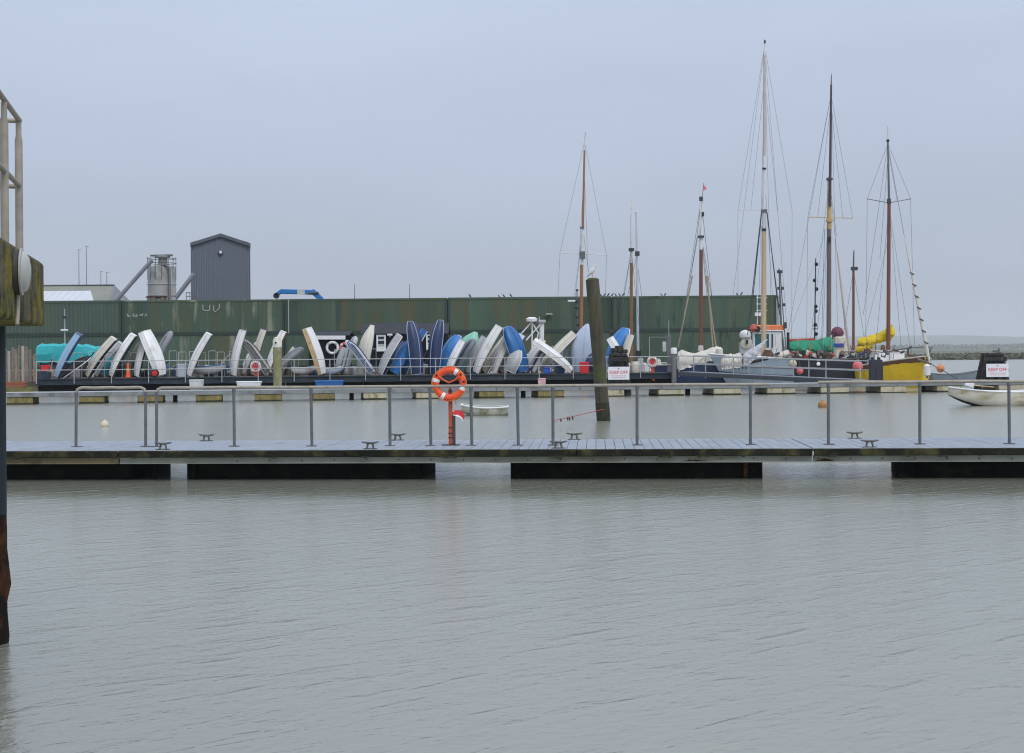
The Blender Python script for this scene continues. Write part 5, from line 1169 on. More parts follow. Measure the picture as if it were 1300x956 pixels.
spar(t, 'flag_staff', [(891.5, 250), (893.5, 232)], .015, DGREY, Y); MB().prism([P(893, 234, Y), P(897.5, 240, Y), P(894.5, 241.5, Y), P(892, 243, Y)], (0, -.01, 0), (0, .01, 0)).build('flag', M('pink_red_flag', (.62, .16, .22), .7, .2, 5), t)
spar(t, 'mast_coat', [(889.6, 438.5), (889.6, 446)], [.16, .19], PINKH, Y)
stays(t, [((890, 254), (885, 300), 0), ((885, 300), (862, 440), -1), ((886, 300), (860, 445), 1), ((890, 254), (868, 400), -1.2), ((890, 300), (904, 440), -1), ((890.5, 300), (907, 440), .6), ((890, 254), (911, 440), 1.2), ((890.3, 300), (914, 438), 1.6)], Y, .013)
for p0, p1 in (((898, 350), (905, 440)), ((896, 350), (909, 441)), ((879, 350), (861, 441))): spar(t, 'rolled_line', [p0, p1], .05, ROPE, Y - .7, 6)
cv = MB(); top = [(861, 447), (866, 444), (874, 447), (882, 448.5), (892, 446), (902, 442), (911, 439.5), (914, 441)]; bot = [(860, 468), (864, 470), (874, 467), (884, 464), (893, 461), (902, 458), (909, 456), (914, 452)]
rg = []
for i, (a, b) in enumerate(zip(top, bot)):
    A, B_ = P(*a, Y - .9), P(*b, Y - 1.1); wv = .10 * math.sin(i * 2.2)
    rg.append([A, A.lerp(B_, .35) + Vector((0, -.28 + wv, 0)), A.lerp(B_, .7) + Vector((0, -.30 - wv, 0)), B_, B_ + Vector((0, .5, .05)), A + Vector((0, .5, 0))])
drape(t, 'sail_cover', top, bot, Y - .9, WCANV, 3)
spar(t, 'boom', [(858, 455), (916, 446)], .07, MASTW, Y - .65, 8)
MB().lathe(P(913.5, 447, Y - 1.2), [(.12, -.35), (.22, -.1), (.2, .2), (.06, .32)], 10).build('rolled_bag', WCANV, t, smooth=True)
# wheelhouse boat with the orange roof
Y = 93.5; c = P(966, 470, Y)
s = Ship('workboat', 'white wheelhouse boat with orange roof behind the pale masted ketch', 'boat', (c.x, Y), R(176), 8.5, 2.7, 1.4, 1.1, 1.1, OFFW, rub=NAVY); t = s.t
A, B_ = P(958, 421, Y), P(989, 443, Y); zt, zb = A.z, 1.0; cx = (A.x + B_.x) / 2; wd = B_.x - A.x
MB().box((cx, Y, (zt + zb) / 2), (wd, 1.9, zt - zb)).build('wheelhouse', WHITE, t, bevel=.05)
wA, wB = P(957.5, 424, Y - 1), P(976.5, 441, Y - 1)
wn = MB().box(((wA.x + wB.x) / 2, Y - .96, (wA.z + wB.z) / 2), (wB.x - wA.x, .04, wA.z - wB.z)).build('window', TEAL, t)
for px in (957.5, 980.5): a = P(px, 424, Y - 1.02); MB().box((a.x, Y - .99, (wA.z + wB.z) / 2), (.09, .07, wA.z - wB.z)).build('frame', WHITE if px < 960 else NAVY, wn)
MB().box((cx, Y, zt + .04), (wd + .2, 2.1, .09)).build('eave', WHITE, t, bevel=.03)
oA, oB = P(953.5, 413.5, Y), P(992, 420.5, Y); MB().box(((oA.x + oB.x) / 2 + .1, Y, (oA.z + oB.z) / 2 + .03), (oB.x - oA.x, 1.8, oA.z - oB.z)).build('roof_canopy', ORPAINT, t, bevel=.08)
MB().lathe(P(957, 417.5, Y - 1.1), [(.15, -.2), (.3, 0), (.2, .25), (.05, .33)], 10).build('red_float', M('faded_red_float', (.45, .08, .06), .6, .2, 3), t, smooth=True)
MB().lathe(P(961.5, 418, Y - 1.15), [(.2, 0), (.2, .15)], 10, Matrix.Rotation(R(90), 3, 'X')).build('tyre_fender', BLACK, t, smooth=True)
for px in (961.5, 966.5): spar(t, 'antenna_leg', [(px, 412), (px, 374)], .035, MASTW, Y, 6)
for py in (378, 386, 394): spar(t, 'antenna_rung', [(960, py), (974, py)], .03, MASTW, Y, 5)
MB().box(P(963.5, 399, Y - .1), (.55, .12, .24)).build('antenna_panel', WHITE, t)
MB().lathe(P(946, 424.5, Y - 1.2), [(.1, -.35), (.36, -.2), (.40, 0), (.3, .2), (.08, .3)], 14).build('canister', OFFW, t, smooth=True)
MB().lathe(P(946.5, 436, Y - 1.2), [(.34, 0), (.36, .16), (.12, .22)], 16, Matrix.Rotation(R(90), 3, 'X')).build('radome', CREAM, t, smooth=True); MB().box(P(948.5, 434, Y - 1.5), (.14, .06, .28)).build('radome_port', BLACK, t)
spar(t, 'strut', [(950.5, 422), (955, 440)], .05, WHITE, Y - 1, 6); MB().box(P(946.5, 447, Y - 1), (.8, .6, 1.3)).build('engine_box', LGREY, t)
spar(t, 'signal_pole', [(998, 470), (992, 420), (989, 341)], [.09, .07, .04], GALVD, Y - .8, 8); spar(t, 'signal_pole_stay', [(999, 455), (995, 410), (990.5, 345)], .035, GALVD, Y - .6, 6)
for px, py in ((991.5, 345), (993.5, 366), (995.5, 387), (988, 345), (988.5, 366), (989.5, 388)): MB().box(P(px, py, Y - .9), (.16, .12, .20)).build('lamp', DGREY, t)
MB().box(P(996.5, 413, Y - .9), (.2, .2, .42)).build('lamp', DGREY, t)
# pale masted ketch, pale blue hull
Y = 86.5; c = P(972, 470, Y)
s = Ship('sailing_boat', 'pale blue hulled boat with the tallest, pale wooden mast', 'sailboat', (c.x + 1.7, Y + .9), R(197), 8.6, 2.9, 2.0, 1.62, 1.5, M('pale_blue_grey_hull', (.24, .31, .38), .5, .12, 1.5, col2=(.32, .36, .40), c2scale=1.5), rub=OFFW, rake=1.3); t = s.t; Y = 87.2
spar(t, 'mast', [(969.5, 465), (969.8, 288)], [.17, .145], MASTP, Y); spar(t, 'mast_doubling', [(969.8, 289), (969.9, 266)], [.13, .12], MASTW, Y); spar(t, 'mast_band', [(969.8, 294), (969.8, 287)], .148, DGREY, Y)
spar(t, 'topmast', [(970, 290), (970.3, 200), (970.4, 198)], [.11, .10, .10], MASTW, Y - .12); spar(t, 'upper_topmast', [(970.4, 198), (970.7, 70)], [.10, .075], MASTPK, Y - .12); spar(t, 'masthead', [(970.7, 70), (970.9, 54), (971, 48)], [.07, .04, .01], MASTW, Y - .12)
MB().box(P(970.9, 53, Y - .15), (.10, .10, .18)).build('mast_cap', BLACK, t); MB().box(P(970.2, 214, Y - .2), (.24, .16, .10)).build('mast_band', BLACK, t)
spar(t, 'spreader', [(936.5, 267), (1006, 267.5)], .022, MASTW, Y, 6); MB().box(P(970, 268, Y - .1), (.34, .34, .20)).build('crosstrees', GALVD, t)
for p0, p1 in (((966.5, 270), (949, 425)), ((973.5, 270), (990, 400)), ((967, 270), (953, 405)), ((974, 270), (988, 392))): spar(t, 'shroud', [p0, p1], .028, DGREY, Y - .4, 5)
stays(t, [((970.8, 58), (936.8, 267), -.1), ((936.8, 267), (936.8, 380), -.2), ((970.8, 58), (1005.6, 267.5), .1), ((1005.6, 267.5), (1005, 440), .3), ((970.8, 58), (921, 452), -3), ((970.8, 60), (1001, 440), 2), ((970.3, 215), (967, 268), 0), ((970.3, 215), (973.5, 268), 0), ((970.8, 70), (980, 430), 1.5), ((970, 215), (985, 440), -1), ((970.6, 100), (962, 440), 1.5), ((970.6, 100), (953, 268), .1), ((970.6, 100), (987, 268), .1)], Y, .008)
mb = MB(); rg = []
for i, (a, b) in enumerate(zip([(973.5, 431.5), (966, 437), (957, 441), (948, 446.5), (938, 449), (926, 453), (918, 459)], [(972, 436), (966, 444), (957, 455), (948, 463), (940, 466), (930, 468), (919, 469)])):
    A, B_ = P(*a, Y - 3.2), P(*b, Y - 3.5); wv = .08 * math.sin(i * 2.4)
    rg.append([A, A.lerp(B_, .5) + Vector((0, -.2 + wv, 0)), B_, B_ + Vector((0, .3, .03)), A + Vector((0, .35, 0))])
drape(t, 'jib_cover', [(974, 430.5), (966, 436), (957, 441), (949, 446), (944.5, 450)], [(973, 433), (966, 446), (957, 457), (949, 464), (944, 463)], Y - 3.2, GCANV, 6, .2)
drape(t, 'foredeck_cover', [(916, 457), (921, 451.5), (927, 449), (933, 450), (939, 447.5), (942, 452)], [(916, 468), (921, 469), (927, 468), (933, 467), (939, 467), (942, 465)], Y - 3.0, WCANV, 9, .3, fold=.16)
spar(t, 'bowsprit', [(915, 468), (945, 462), (975, 455)], [.07, .09, .10], BLACK, Y - 2.3, 8)
MB().lathe((P(975, 456, Y - .35).x, Y - .35, .95), [(.50, 0), (.52, .5), (.42, .9), (.22, 1.3)], 14).build('brown_canvas_bundle', M('brown_canvas', (.10, .055, .03), .85, .3, 3, bump=.04), t, smooth=True)
MB().lathe(P(967, 454, Y - 2.2), [(.05, -.25), (.14, -.2), (.14, .2), (.05, .25)], 8, Matrix.Rotation(R(90), 3, 'Y')).build('orange_fender', M('pale_orange', (.55, .22, .12), .6, .1, 3), t, smooth=True) if False else None
GEAR4 = t
for i, px in enumerate((933, 938, 943, 947)):
    MB().tube([P(px, 469, Y - 3), P(px + rnd.uniform(-2, 2), 450, Y - 2.9)], .03, 5).build('pulpit_post', DGREY, t)
MB().tube([P(931, 452, Y - 3), P(949, 449, Y - 2.9)], .03, 5).build('pulpit_rail', DGREY, t)
cover(t, 'rolled_sail', [(983, 449), (992, 451), (1000, 448), (1003, 449)], [.12, .17, .17, .08], WCANV, Y - 1.3, 4)
s.box('cabin', -1.2, 0, 1.80, 2.6, 1.6, .5, OFFW)
# black hulled boat under the green cover
Y = 86.2; c = P(1046, 470, Y)
for dx_ in (-2.4, -1.2, 0.2):
    for sg in (1, -1): s.box('porthole', dx_, sg * 1.46, 1.15, .3, .04, .16, GLASS, 0)
for zz, mm in ((.55, NAVY), (1.25, M('hull_rub_strake', (.16, .20, .24), .6, .2, 2))):
    for sg in (0, -1):
        k_ = 2 if zz < 1 else 1
        place(MB().tube([q[k_ if sg == 0 else -1 - k_] + Vector((0, .012 if sg == 0 else -.012, 0)) for q in s.rings], .035, 5), s.mw).build('rub_strake', mm, t)
s = Ship('sailing_boat', 'black hulled boat with grey brown mast and green sail cover', 'sailboat', (c.x, Y + .6), R(-14), 8.0, 2.9, 1.75, 1.58, 1.62, M('black_hull', (.018, .021, .030), .45, .3, 1.5), rub=M('dark_toe_rail', (.06, .06, .06), .6, .2, 3), deck=M('cluttered_dark_deck', (.09, .08, .07), .8, .3, 2)); t = s.t; Y = 86.8
spar(t, 'mast', [(1052, 470), (1052.7, 290)], [.155, .135], MASTG, Y); spar(t, 'mast_doubling', [(1052.7, 291), (1053, 225)], [.15, .12], MASTY, Y)
spar(t, 'topmast', [(1053.5, 262), (1055.2, 108)], [.095, .06], M('dark_topmast', (.05, .04, .05), .5, .2, 2), Y - .18); spar(t, 'masthead', [(1055.2, 108), (1055.6, 97), (1055.7, 93)], [.045, .03, .008], MASTG, Y - .18)
MB().box(P(1053, 227.5, Y - .1), (.34, .34, .12)).build('mast_band', DGREY, t); MB().box(P(1052.8, 280, Y - .1), (.36, .34, .16)).build('mast_band', MASTY, t); MB().box(P(1052.5, 304, Y - .16), (.2, .12, .35)).build('mast_collar', BLACK, t)
spar(t, 'spreader', [(1025, 275.5), (1083, 277)], .028, MASTY, Y, 6)
stays(t, [((1055, 120), (1025.5, 275.5), 0), ((1025.5, 275.5), (1024, 430), -.3), ((1055, 120), (1082.5, 277), 0), ((1055, 120), (1001, 420), -2.5), ((1053, 228), (1029, 430), -1), ((1053, 228), (1044, 440), 1), ((1055.3, 110), (1064, 440), 2), ((1053, 232), (1074, 430), 2.5), ((1055, 130), (1038, 276), .3), ((1055, 130), (1070, 277), .3), ((1052.6, 282), (1000, 430), -2), ((1053, 228), (1062, 300), 0), ((1053, 282), (1036, 432), 1.2)], Y, .009)
spar(t, 'blue_halyard', [(1047, 290), (1043, 437)], .014, M('blue_line', (.05, .18, .5), .7, .1, 3), Y - .4, 4)
spar(t, 'gaff', [(1063, 320), (1070, 380), (1078, 445)], [.05, .07, .08], MASTPK, Y - .5, 8)
spar(t, 'boom', [(998, 446), (1056, 445)], .08, BROWNW, Y - .2, 8)
cover(t, 'sail_cover', [(1001, 440), (1010, 440), (1022, 441), (1034, 440), (1046, 440), (1054, 438.5), (1058, 440)], [.20, .30, .34, .30, .40, .48, .22], GREENC, Y - .2, 2, 14, sq=1.15)
spar(t, 'red_boom', [(1001.5, 433), (1034, 432)], [.13, .14], RCANV, Y + .6, 10)
spar(t, 'signal_pole', [(1034, 446), (1035.5, 328)], [.05, .035], DGREY, Y + .8, 7)
for px, py in ((1036.5, 335.5), (1034, 356), (1036.8, 367), (1035.8, 389), (1036, 395), (1035, 412), (1036.2, 424)): MB().lathe(P(px, py, Y + .7), [(.05, -.12), (.11, -.04), (.11, .05), (.04, .12)], 8).build('lamp', BLACK, t, smooth=True)
spar(t, 'crossbar', [(1031.5, 414), (1038.5, 414)], .03, DGREY, Y + .8, 5); spar(t, 'crossbar', [(1031.5, 417.5), (1038.5, 417.5)], .03, DGREY, Y + .8, 5)
spar(t, 'exhaust_pipe', [(1000.5, 445), (1000.5, 422)], [.09, .09], BLACK, Y - .5, 8)
rr5 = random.Random(11)
def deck_gear(t, px0, px1, py0, py1, Y, zmin, n, seed, mats):
    r_ = random.Random(seed)
    for i in range(n):
        p = P(r_.uniform(px0, px1), r_.uniform(py0, py1), Y + r_.uniform(-1, .6)); p.z = max(p.z, zmin); h = r_.uniform(.15, .45)
        rot = Matrix.Rotation(r_.uniform(-.7, .7), 3, 'Y') @ Matrix.Rotation(r_.uniform(0, 3), 3, 'Z')
        if i % 7 == 0: MB().lathe(p, [(.04, -h / 2), (.11, -h / 3), (.12, h / 4), (.05, h / 2)], 8, rot).build('deck_gear', r_.choice(mats), t, smooth=True)
        elif i % 3 == 1: MB().tube([p, p + Vector((r_.uniform(-.2, .2), 0, h * 1.8))], .022, 5).build('deck_fitting', r_.choice(mats), t)
        else: MB().box(p, (r_.uniform(.12, .5), r_.uniform(.1, .3), h * .7), m=rot).build('deck_gear', r_.choice(mats), t, bevel=.03)
cm = [BROWNW, DGREY, WCANV, NAVY, GREY, RCANV, M('ochre_clutter', (.38, .24, .06), .7, .2, 3), BLACK, LGREY, MASTG]
for i in range(34):                                  # gear lying on deck
    px = rr5.uniform(1006, 1083); py = rr5.uniform(447.5, 456); p = P(px, py, Y + rr5.uniform(-1.3, .4)); p.z = max(p.z, 1.66)
    rot = Matrix.Rotation(rr5.uniform(-.8, .8), 3, 'Y') @ Matrix.Rotation(rr5.uniform(0, 3), 3, 'Z'); h = rr5.uniform(.18, .5)
    if i % 5: MB().box(p, (rr5.uniform(.12, .45), rr5.uniform(.1, .3), h), m=rot).build('deck_gear', rr5.choice(cm), t, bevel=.04)
    else: MB().lathe(p, [(.05, -h / 2), (.16, -h / 3), (.17, h / 4), (.06, h / 2)], 9, rot).build('deck_gear', rr5.choice(cm), t, smooth=True)
s.box('deckhouse', -.6, 0, 1.80, 2.4, 1.4, .5, M('brown_deckhouse', (.11, .07, .05), .6, .2, 2))
for px in (1012, 1020, 1029, 1040, 1050): spar(t, 'stanchion', [(px, 458), (px, 447)], .03, GALVD, Y - 1.3, 5)
MB().beam(P(1037, 457.5, Y - 1.45), P(1044, 457, Y - 1.45), .02, .1).build('name_plate', CREAM, t); MB().lathe(P(1039, 462, Y - 1.5), [(.07, -.02), (.12, 0), (.07, .02)], 12, Matrix.Rotation(R(90), 3, 'X')).build('hawse_ring', OFFW, t, smooth=True)
deck_gear(t, 1004, 1086, 446, 454, Y - .6, 1.66, 30, 5, cm)
# small white cabin boat with the maroon ball behind it
Y = 92.5; c = P(1066, 470, Y)
s = Ship('cabin_cruiser', 'small white cabin boat with blue cockpit canvas and maroon ball behind the black hull', 'boat', (c.x, Y), R(-10), 6.0, 2.2, 1.3, 1.05, 1.1, OFFW); t = s.t
A, B_ = P(1056.5, 427.5, Y), P(1072, 443, Y); MB().box(((A.x + B_.x) / 2, Y - .2, (A.z + .95) / 2), (B_.x - A.x, 1.5, A.z - .95)).build('wheelhouse', CREAM, t, bevel=.06)
A, B_ = P(1057, 436, Y - 1), P(1071, 440.5, Y - 1); MB().box(((A.x + B_.x) / 2, Y - 1.0, (A.z + B_.z) / 2), (B_.x - A.x, .10, A.z - B_.z)).build('canvas_dodger', M('royal_blue_canvas', (.03, .06, .32), .7, .15, 3), t, bevel=.02)
bc = P(1063, 422.5, Y - .3); MB().lathe(bc, [(.02, -.42), (.25, -.34), (.40, -.12), (.42, .05), (.32, .28), (.15, .39), (.02, .42)], 16).build('ball', PURP, t, smooth=True)
MB().tube([bc + Vector((0, 0, -.4)), bc + Vector((0, 0, -.75))], .04, 6).build('ball_bracket', OFFW, t); spar(t, 'horn', [(1056.5, 430), (1057.5, 425.5), (1060, 425)], [.05, .05, .09], DGREY, Y - .6, 7)
# yellow ketch
Yb, Ys = 79.6, 90.5; pb_, ps_ = P(1169, 480, Yb), P(1082, 480, Ys); cv_ = (pb_ + ps_) / 2; hd = math.atan2(pb_.y - ps_.y, pb_.x - ps_.x); LL = Vector((pb_.x - ps_.x, pb_.y - ps_.y)).length
s = Ship('sailing_boat', 'yellow hulled ketch with brown sheer strake and yellow sail cover', 'sailboat', (cv_.x, cv_.y), hd, LL, 3.5, 1.78, 1.20, 1.22, YELLOW, band=BROWNW, rub=CREAM, deck=CREAM, bandw=.30, fine=3.4, rake=.7); t = s.t
yy = lambda px: Yb + (Ys - Yb) * (1169 - px) / 87.0
ym = 84.6
spar(t, 'mast', [(1127.5, 470), (1128.7, 258)], [.125, .105], MASTR, ym); spar(t, 'upper_mast', [(1128.7, 258), (1127.2, 180)], [.075, .05], GALVD, ym); MB().box(P(1127.2, 178.5, ym), (.16, .12, .14)).build('mast_cap', BLACK, t); spar(t, 'aerial', [(1127.2, 178), (1127, 160)], .008, DGREY, ym, 4)
spar(t, 'spreader', [(1100.5, 252.5), (1128.5, 257.5)], .025, MASTG, ym, 6); spar(t, 'spreader', [(1128.5, 257.5), (1156.5, 252.5)], .025, MASTG, ym, 6); MB().box(P(1128.6, 255.5, ym - .05), (.2, .2, .3)).build('spreader_bracket', DGREY, t)
stays(t, [((1127.2, 182), (1101, 252.5), 0), ((1101, 252.5), (1099, 430), 1), ((1127.2, 182), (1156, 252.5), 0), ((1156, 252.5), (1161, 440), -1), ((1127.2, 182), (1096, 400), 4), ((1128, 190), (1117, 330), 1), ((1127.4, 190), (1139, 255), 0), ((1128.6, 260), (1112, 440), 1.5), ((1128.6, 260), (1144, 440), -1.5), ((1128.6, 262), (1156, 443), -2.5), ((1083.5, 342), (1070, 430), 1), ((1083.5, 342), (1097, 428), -1), ((1128.5, 300), (1097, 430), 3)], ym, .010)
spar(t, 'furled_jib', [(1148, 300), (1157, 345), (1168, 400), (1176, 440), (1180.5, 462)], [.02, .07, .095, .10, .06], WCANV, 79.0, 8)
for f in (.1, .22, .34, .46, .58, .7, .82): p = P(1155 + 25 * f, 335 + 122 * f, 78.95); MB().tube([p + Vector((-.12, -.02, .06)), p + Vector((0, -.08, 0)), p + Vector((.12, -.02, -.06))], .035, 5).build('sail_tie', M('dark_tie', (.08, .07, .06), .8, .2, 3), t)
spar(t, 'forestay', [(1127.5, 185), (1148, 300)], .012, WIRE, 81.0, 4); spar(t, 'bowsprit', [(1165, 456), (1182, 462)], [.08, .06], MASTG, 79.0, 8)
spar(t, 'mizzen_mast', [(1083.5, 470), (1083.5, 340)], [.095, .075], MASTR, 89.5); spar(t, 'mizzen_top', [(1083.5, 341), (1084, 318)], [.06, .04], GALVD, 89.5); MB().box(P(1084.5, 341, 89.4), (.4, .25, .22)).build('radar_reflector', DGREY, t)
cover(t, 'sail_cover', [(1089, 434), (1097, 433), (1107, 431.5), (1117, 428.5), (1126, 425), (1132, 421.5), (1134.5, 420)], [.16, .24, .27, .29, .33, .40, .2], YELC, ym + .6, 3, 14)
MB().lathe(P(1131, 421, ym + .3), [(.10, -.36), (.26, -.2), (.26, .1), (.14, .24), (.12, .3)], 12).build('cover_collar', YELC, t, smooth=True)
cover(t, 'stowed_staysail', [(1087, 444), (1094, 443), (1102, 440.5), (1108, 439)], [.16, .24, .22, .12], YELC, ym + 1.6, 5, 12)
spar(t, 'boom', [(1088, 439), (1131, 431)], .06, MASTR, ym + .6, 8)
s.box('cabin', -1.8, 0, 1.62, 5.4, 1.9, .95, WHITE); s.box('coachroof', -1.8, 0, 2.13, 5.6, 2.0, .07, CREAM, .02); s.box('foredeck_hatch', 2.6, 0, 1.5, .9, .8, .3, OFFW)
for i in range(5): s.box('cabin_window', -3.2 + i * .75, -.96, 1.80, .46, .03, .34, GLASS, 0)
for i in range(5): s.box('cabin_window', -3.2 + i * .75, .96, 1.80, .46, .03, .34, GLASS, 0)
for i in range(9):
    for sg in (0, -1):
        q = s.rings[2 + i * 2][sg]; a = s.mw @ (q * 1 + Vector((0, 0, .05))); MB().tube([a, a + Vector((0, 0, .55))], .018, 5).build('stanchion', GALVD, t)
for sg in (0, -1): place(MB().tube([s.rings[2 + i * 2][sg] + Vector((0, 0, .58)) for i in range(9)], .012, 4), s.mw).build('guard_wire', WIRE, t)
bw = s.rings[-1][7]; pz = s.mw @ Vector((LL / 2 + .3, 0, 2.35))
MB().tube([s.mw @ (s.rings[15][0] + Vector((0, 0, .6))), s.mw @ (s.rings[18][0] + Vector((.3, .05, .62))), pz, s.mw @ (s.rings[18][-1] + Vector((.3, -.05, .62))), s.mw @ (s.rings[15][-1] + Vector((0, 0, .6)))], .028, 6).build('pulpit', GALVD, t, smooth=True)
MB().tube([P(1152.5, 449, 81.5), P(1153, 443, 81.5), P(1155, 441, 81.5), P(1158, 440.3, 81.5)], .05, 6).build('vent_cowl', BLACK, t, smooth=True)
MB().lathe(P(1121, 446, ym + .2), [(.1, -.3), (.2, -.2), (.14, .25), (.05, .4)], 8).build('winch', BROWNW, t, smooth=True)
spar(t, 'mast_coat', [(1127.4, 446), (1127.4, 452)], [.15, .19], BROWNW, ym)
deck_gear(GEAR4, 978, 1008, 447, 455, 86.6, 1.7, 14, 8, cm)
deck_gear(t, 1092, 1164, 444, 452, 83.5, 1.45, 14, 9, [OFFW, BROWNW, DGREY, BROWNW, GALVD, NAVY])
def fender(px, py0, py1, Y, lab, mat=OFFW, r=.15):
    a, b = P(px, py0, Y), P(px, py1, Y); h = a.z - b.z; t = thing('fender', lab, 'fender', b, 'boat fenders')
    MB().lathe(b, [(.05, 0), (r, h * .12), (r, h * .85), (.06, h)], 12).build('body', mat, t, smooth=True)
    MB().lathe(b, [(.05, -.08), (.07, -.02), (.06, .06)], 8).build('end_cap', NAVY, t, smooth=True); MB().tube([a, a + Vector((0, .12, .45))], .015, 5).build('lanyard', DGREY, t)
fender(1135, 459, 473.5, 81.6, 'white fender hanging amidships on the yellow hull'); fender(1177, 462, 478, 78.6, 'white fender hanging at the bow of the yellow hull', r=.2)
def ball(px, py, Y, r, mat, lab, name='buoy', rope=None, water=False):
    c = P(px, py, Y)
    if water: c.z = r * .45
    t = thing(name, lab, 'buoy', c - Vector((0, 0, r)))
    n = 9; MB().lathe(c, [(max(.02, r * math.sin(math.pi * i / n)), -r * math.cos(math.pi * i / n) * (1.05 if i > n / 2 else 1)) for i in range(n + 1)], 16).build('ball', mat, t, smooth=True)
    MB().lathe(c + Vector((0, 0, r * 1.02)), [(r * .28, -.02), (r * .22, r * .18), (r * .1, r * .24)], 8).build('eye', mat, t, smooth=True)
    if rope: MB().tube([c + Vector((0, 0, r)), P(*rope, Y + .3)], .018, 5).build('lanyard', DGREY, t)
ball(1015.5, 471, 84.0, .21, PINKB, 'pink ball fender low on the black hull left of its bow', rope=(1015, 455))
ball(1089, 465, 79.5, .30, PINKB, 'pink ball fender hung between the black hull and the yellow ketch', rope=(1088, 450))
ball(1006.5, 462, 84.2, .25, CREAMB, 'cream ball fender between the pale blue and black hulls', rope=(1006, 450))
ball(914, 467, 86.2, .2, M('pale_orange_fender', (.58, .27, .16), .6, .12, 3), 'pale orange fender on the navy hull under the white cover', rope=(914, 455))
ball(1194, 468, 76.0, .22, ORB, 'orange mooring buoy hung on a line off the yellow ketch bow')
t = thing('bow_line', 'dark mooring line from the yellow ketch bow through the orange buoy', 'rope', P(1194, 468, 76)); MB().tube([P(1181, 461, 78.8), P(1188, 466, 77.2), P(1194, 468, 76), P(1203, 474, 74.5), P(1214, 480, 73.2), P(1222, 487, 72.0)], .022, 5).build('line', DGREY, t)
ball(1044, 513, 53.4, .17, BRNB, 'brown orange mooring buoy floating in the basin at right', water=True)
ball(133, 542, 43.0, .13, M('pale_yellow_buoy', (.55, .52, .38), .6, .12, 3), 'small pale yellow buoy floating in the basin at left', water=True)

# ------------------------------------------------------------------ gangway, frame, posts
a0, a1 = P(862, 474.0, 84.0), P(1092, 482, 72.2); a0.z, a1.z = .93, .60
t = thing('gangway', 'galvanised gangway with two rails sloping down to the walkway pontoon', 'gangway', a1); dv = (a1 - a0); sd = Vector((dv.y, -dv.x, 0)).normalized(); sd = -sd if sd.y > 0 else sd
MB().beam(a0 - sd * .6, a1 - sd * .6, 1.0, .06).build('walkway', GRATE, t)
for k in (0, -1.2):
    MB().beam(a0 + sd * k + Vector((0, 0, -.10)), a1 + sd * k + Vector((0, 0, -.10)), .08, .22).build('side_beam', M('gangway_beam', (.055, .065, .075), .6, .2, 1.5), t)
    for h in (1.0, .52): MB().tube([a0 + sd * k + Vector((0, 0, h)), a1 + sd * k + Vector((0, 0, h))], .028, 7).build('rail', PALEST, t, smooth=True)
    for i in range(7 if k == 0 else 4): p = a0.lerp(a1, i / (6 if k == 0 else 3)) + sd * k; MB().tube([p + Vector((0, 0, -.28)), p + Vector((0, 0, 1.0))], .034, 7).build('post', PALEST, t, smooth=True)
Y = jy(838, 1.2)
t = thing('metal_goal_frame', 'thin metal goal shaped frame at the right end of the jetty', 'frame', (P(838, 474, Y).x, Y, JZ)); A, B_ = P(824.5, 428, Y), P(848, 428, Y)
MB().tube([(A.x, Y, JZ), A, B_, (B_.x, Y, JZ)], .028, 6).build('frame_tube', PALEST, t); MB().box(P(843.5, 440, Y - .02), (.22, .04, .62)).build('notice', OFFW, t); MB().beam((A.x, Y, JZ + .45), (B_.x, Y, JZ + .45), .03, .04).build('cross_bar', PALEST, t)
Y = jy(849, .6); t = thing('service_post', 'tall slim grey service post left of the white sail cover', 'post', (P(849, 474, Y).x, Y, JZ)); A = P(849, 407, Y); MB().tube([(A.x, Y, JZ), A], [.03, .02], 6).build('pole', PALEST, t); m_ = P(849, 425, Y); MB().box((A.x, Y, (JZ + m_.z) / 2), (.26, .16, m_.z - JZ)).build('column', GALVD, t, bevel=.02)
Y = jy(855, -.35); t = thing('mooring_pile', 'short weathered pile with white cap at the head of the gangway', 'pile', (P(855.5, 474, Y).x, Y, -1.5)); A = P(855.5, 442, Y)
MB().lathe((A.x, Y, -1.5), [(.15, 0), (.15, A.z + 1.5 - .35)], 14).build('shaft', M('grey_post_timber', (.16, .16, .16), .8, .25, 3, stretch=(3, 3, .4)), t, smooth=True); MB().lathe((A.x, Y, A.z - .349), [(.19, 0), (.2, .3), (.14, .38)], 14).build('cap', OFFW, t, smooth=True)
for i, px in enumerate((806, 813, 821, 835, 843)):
    Y = jy(px, 2.0 + .3 * i); hgt = (.7, .9, .55, .8, .5)[i]; lab = ['cream drum on the jetty right of the left keep off sign', 'grey crate between the cream drum and the ring buoy', 'white jerrycan left of the ring buoy near the gangway', 'white crate right of the ring buoy near the gangway', 'dark crate below the thin metal frame'][i]
    x0 = P(px, 470, Y).x; t = thing(('drum', 'crate', 'jerrycan', 'crate', 'crate')[i], lab, ('drum', 'crate', 'jerrycan', 'crate', 'crate')[i], (x0, Y, JZ))
    if i == 0: MB().lathe((x0, Y, JZ), [(.27, 0), (.30, .1), (.30, hgt * .9), (.24, hgt)], 14).build('body', CREAM, t, smooth=True); MB().lathe((x0, Y, JZ + hgt), [(.10, 0), (.10, .05), (.04, .06)], 8).build('cap', BLACK, t)
    else: MB().box((x0, Y, JZ + hgt / 2), (.36, .35, hgt)).build('body', (CREAM, LGREY, WHITE, OFFW, DGREY)[i], t, bevel=.04); MB().box((x0, Y, JZ + hgt + .03), (.3 if i != 2 else .12, .3 if i != 2 else .12, .06)).build('lid', (CREAM, DGREY, BLACK, LGREY, BLACK)[i], t, bevel=.01)
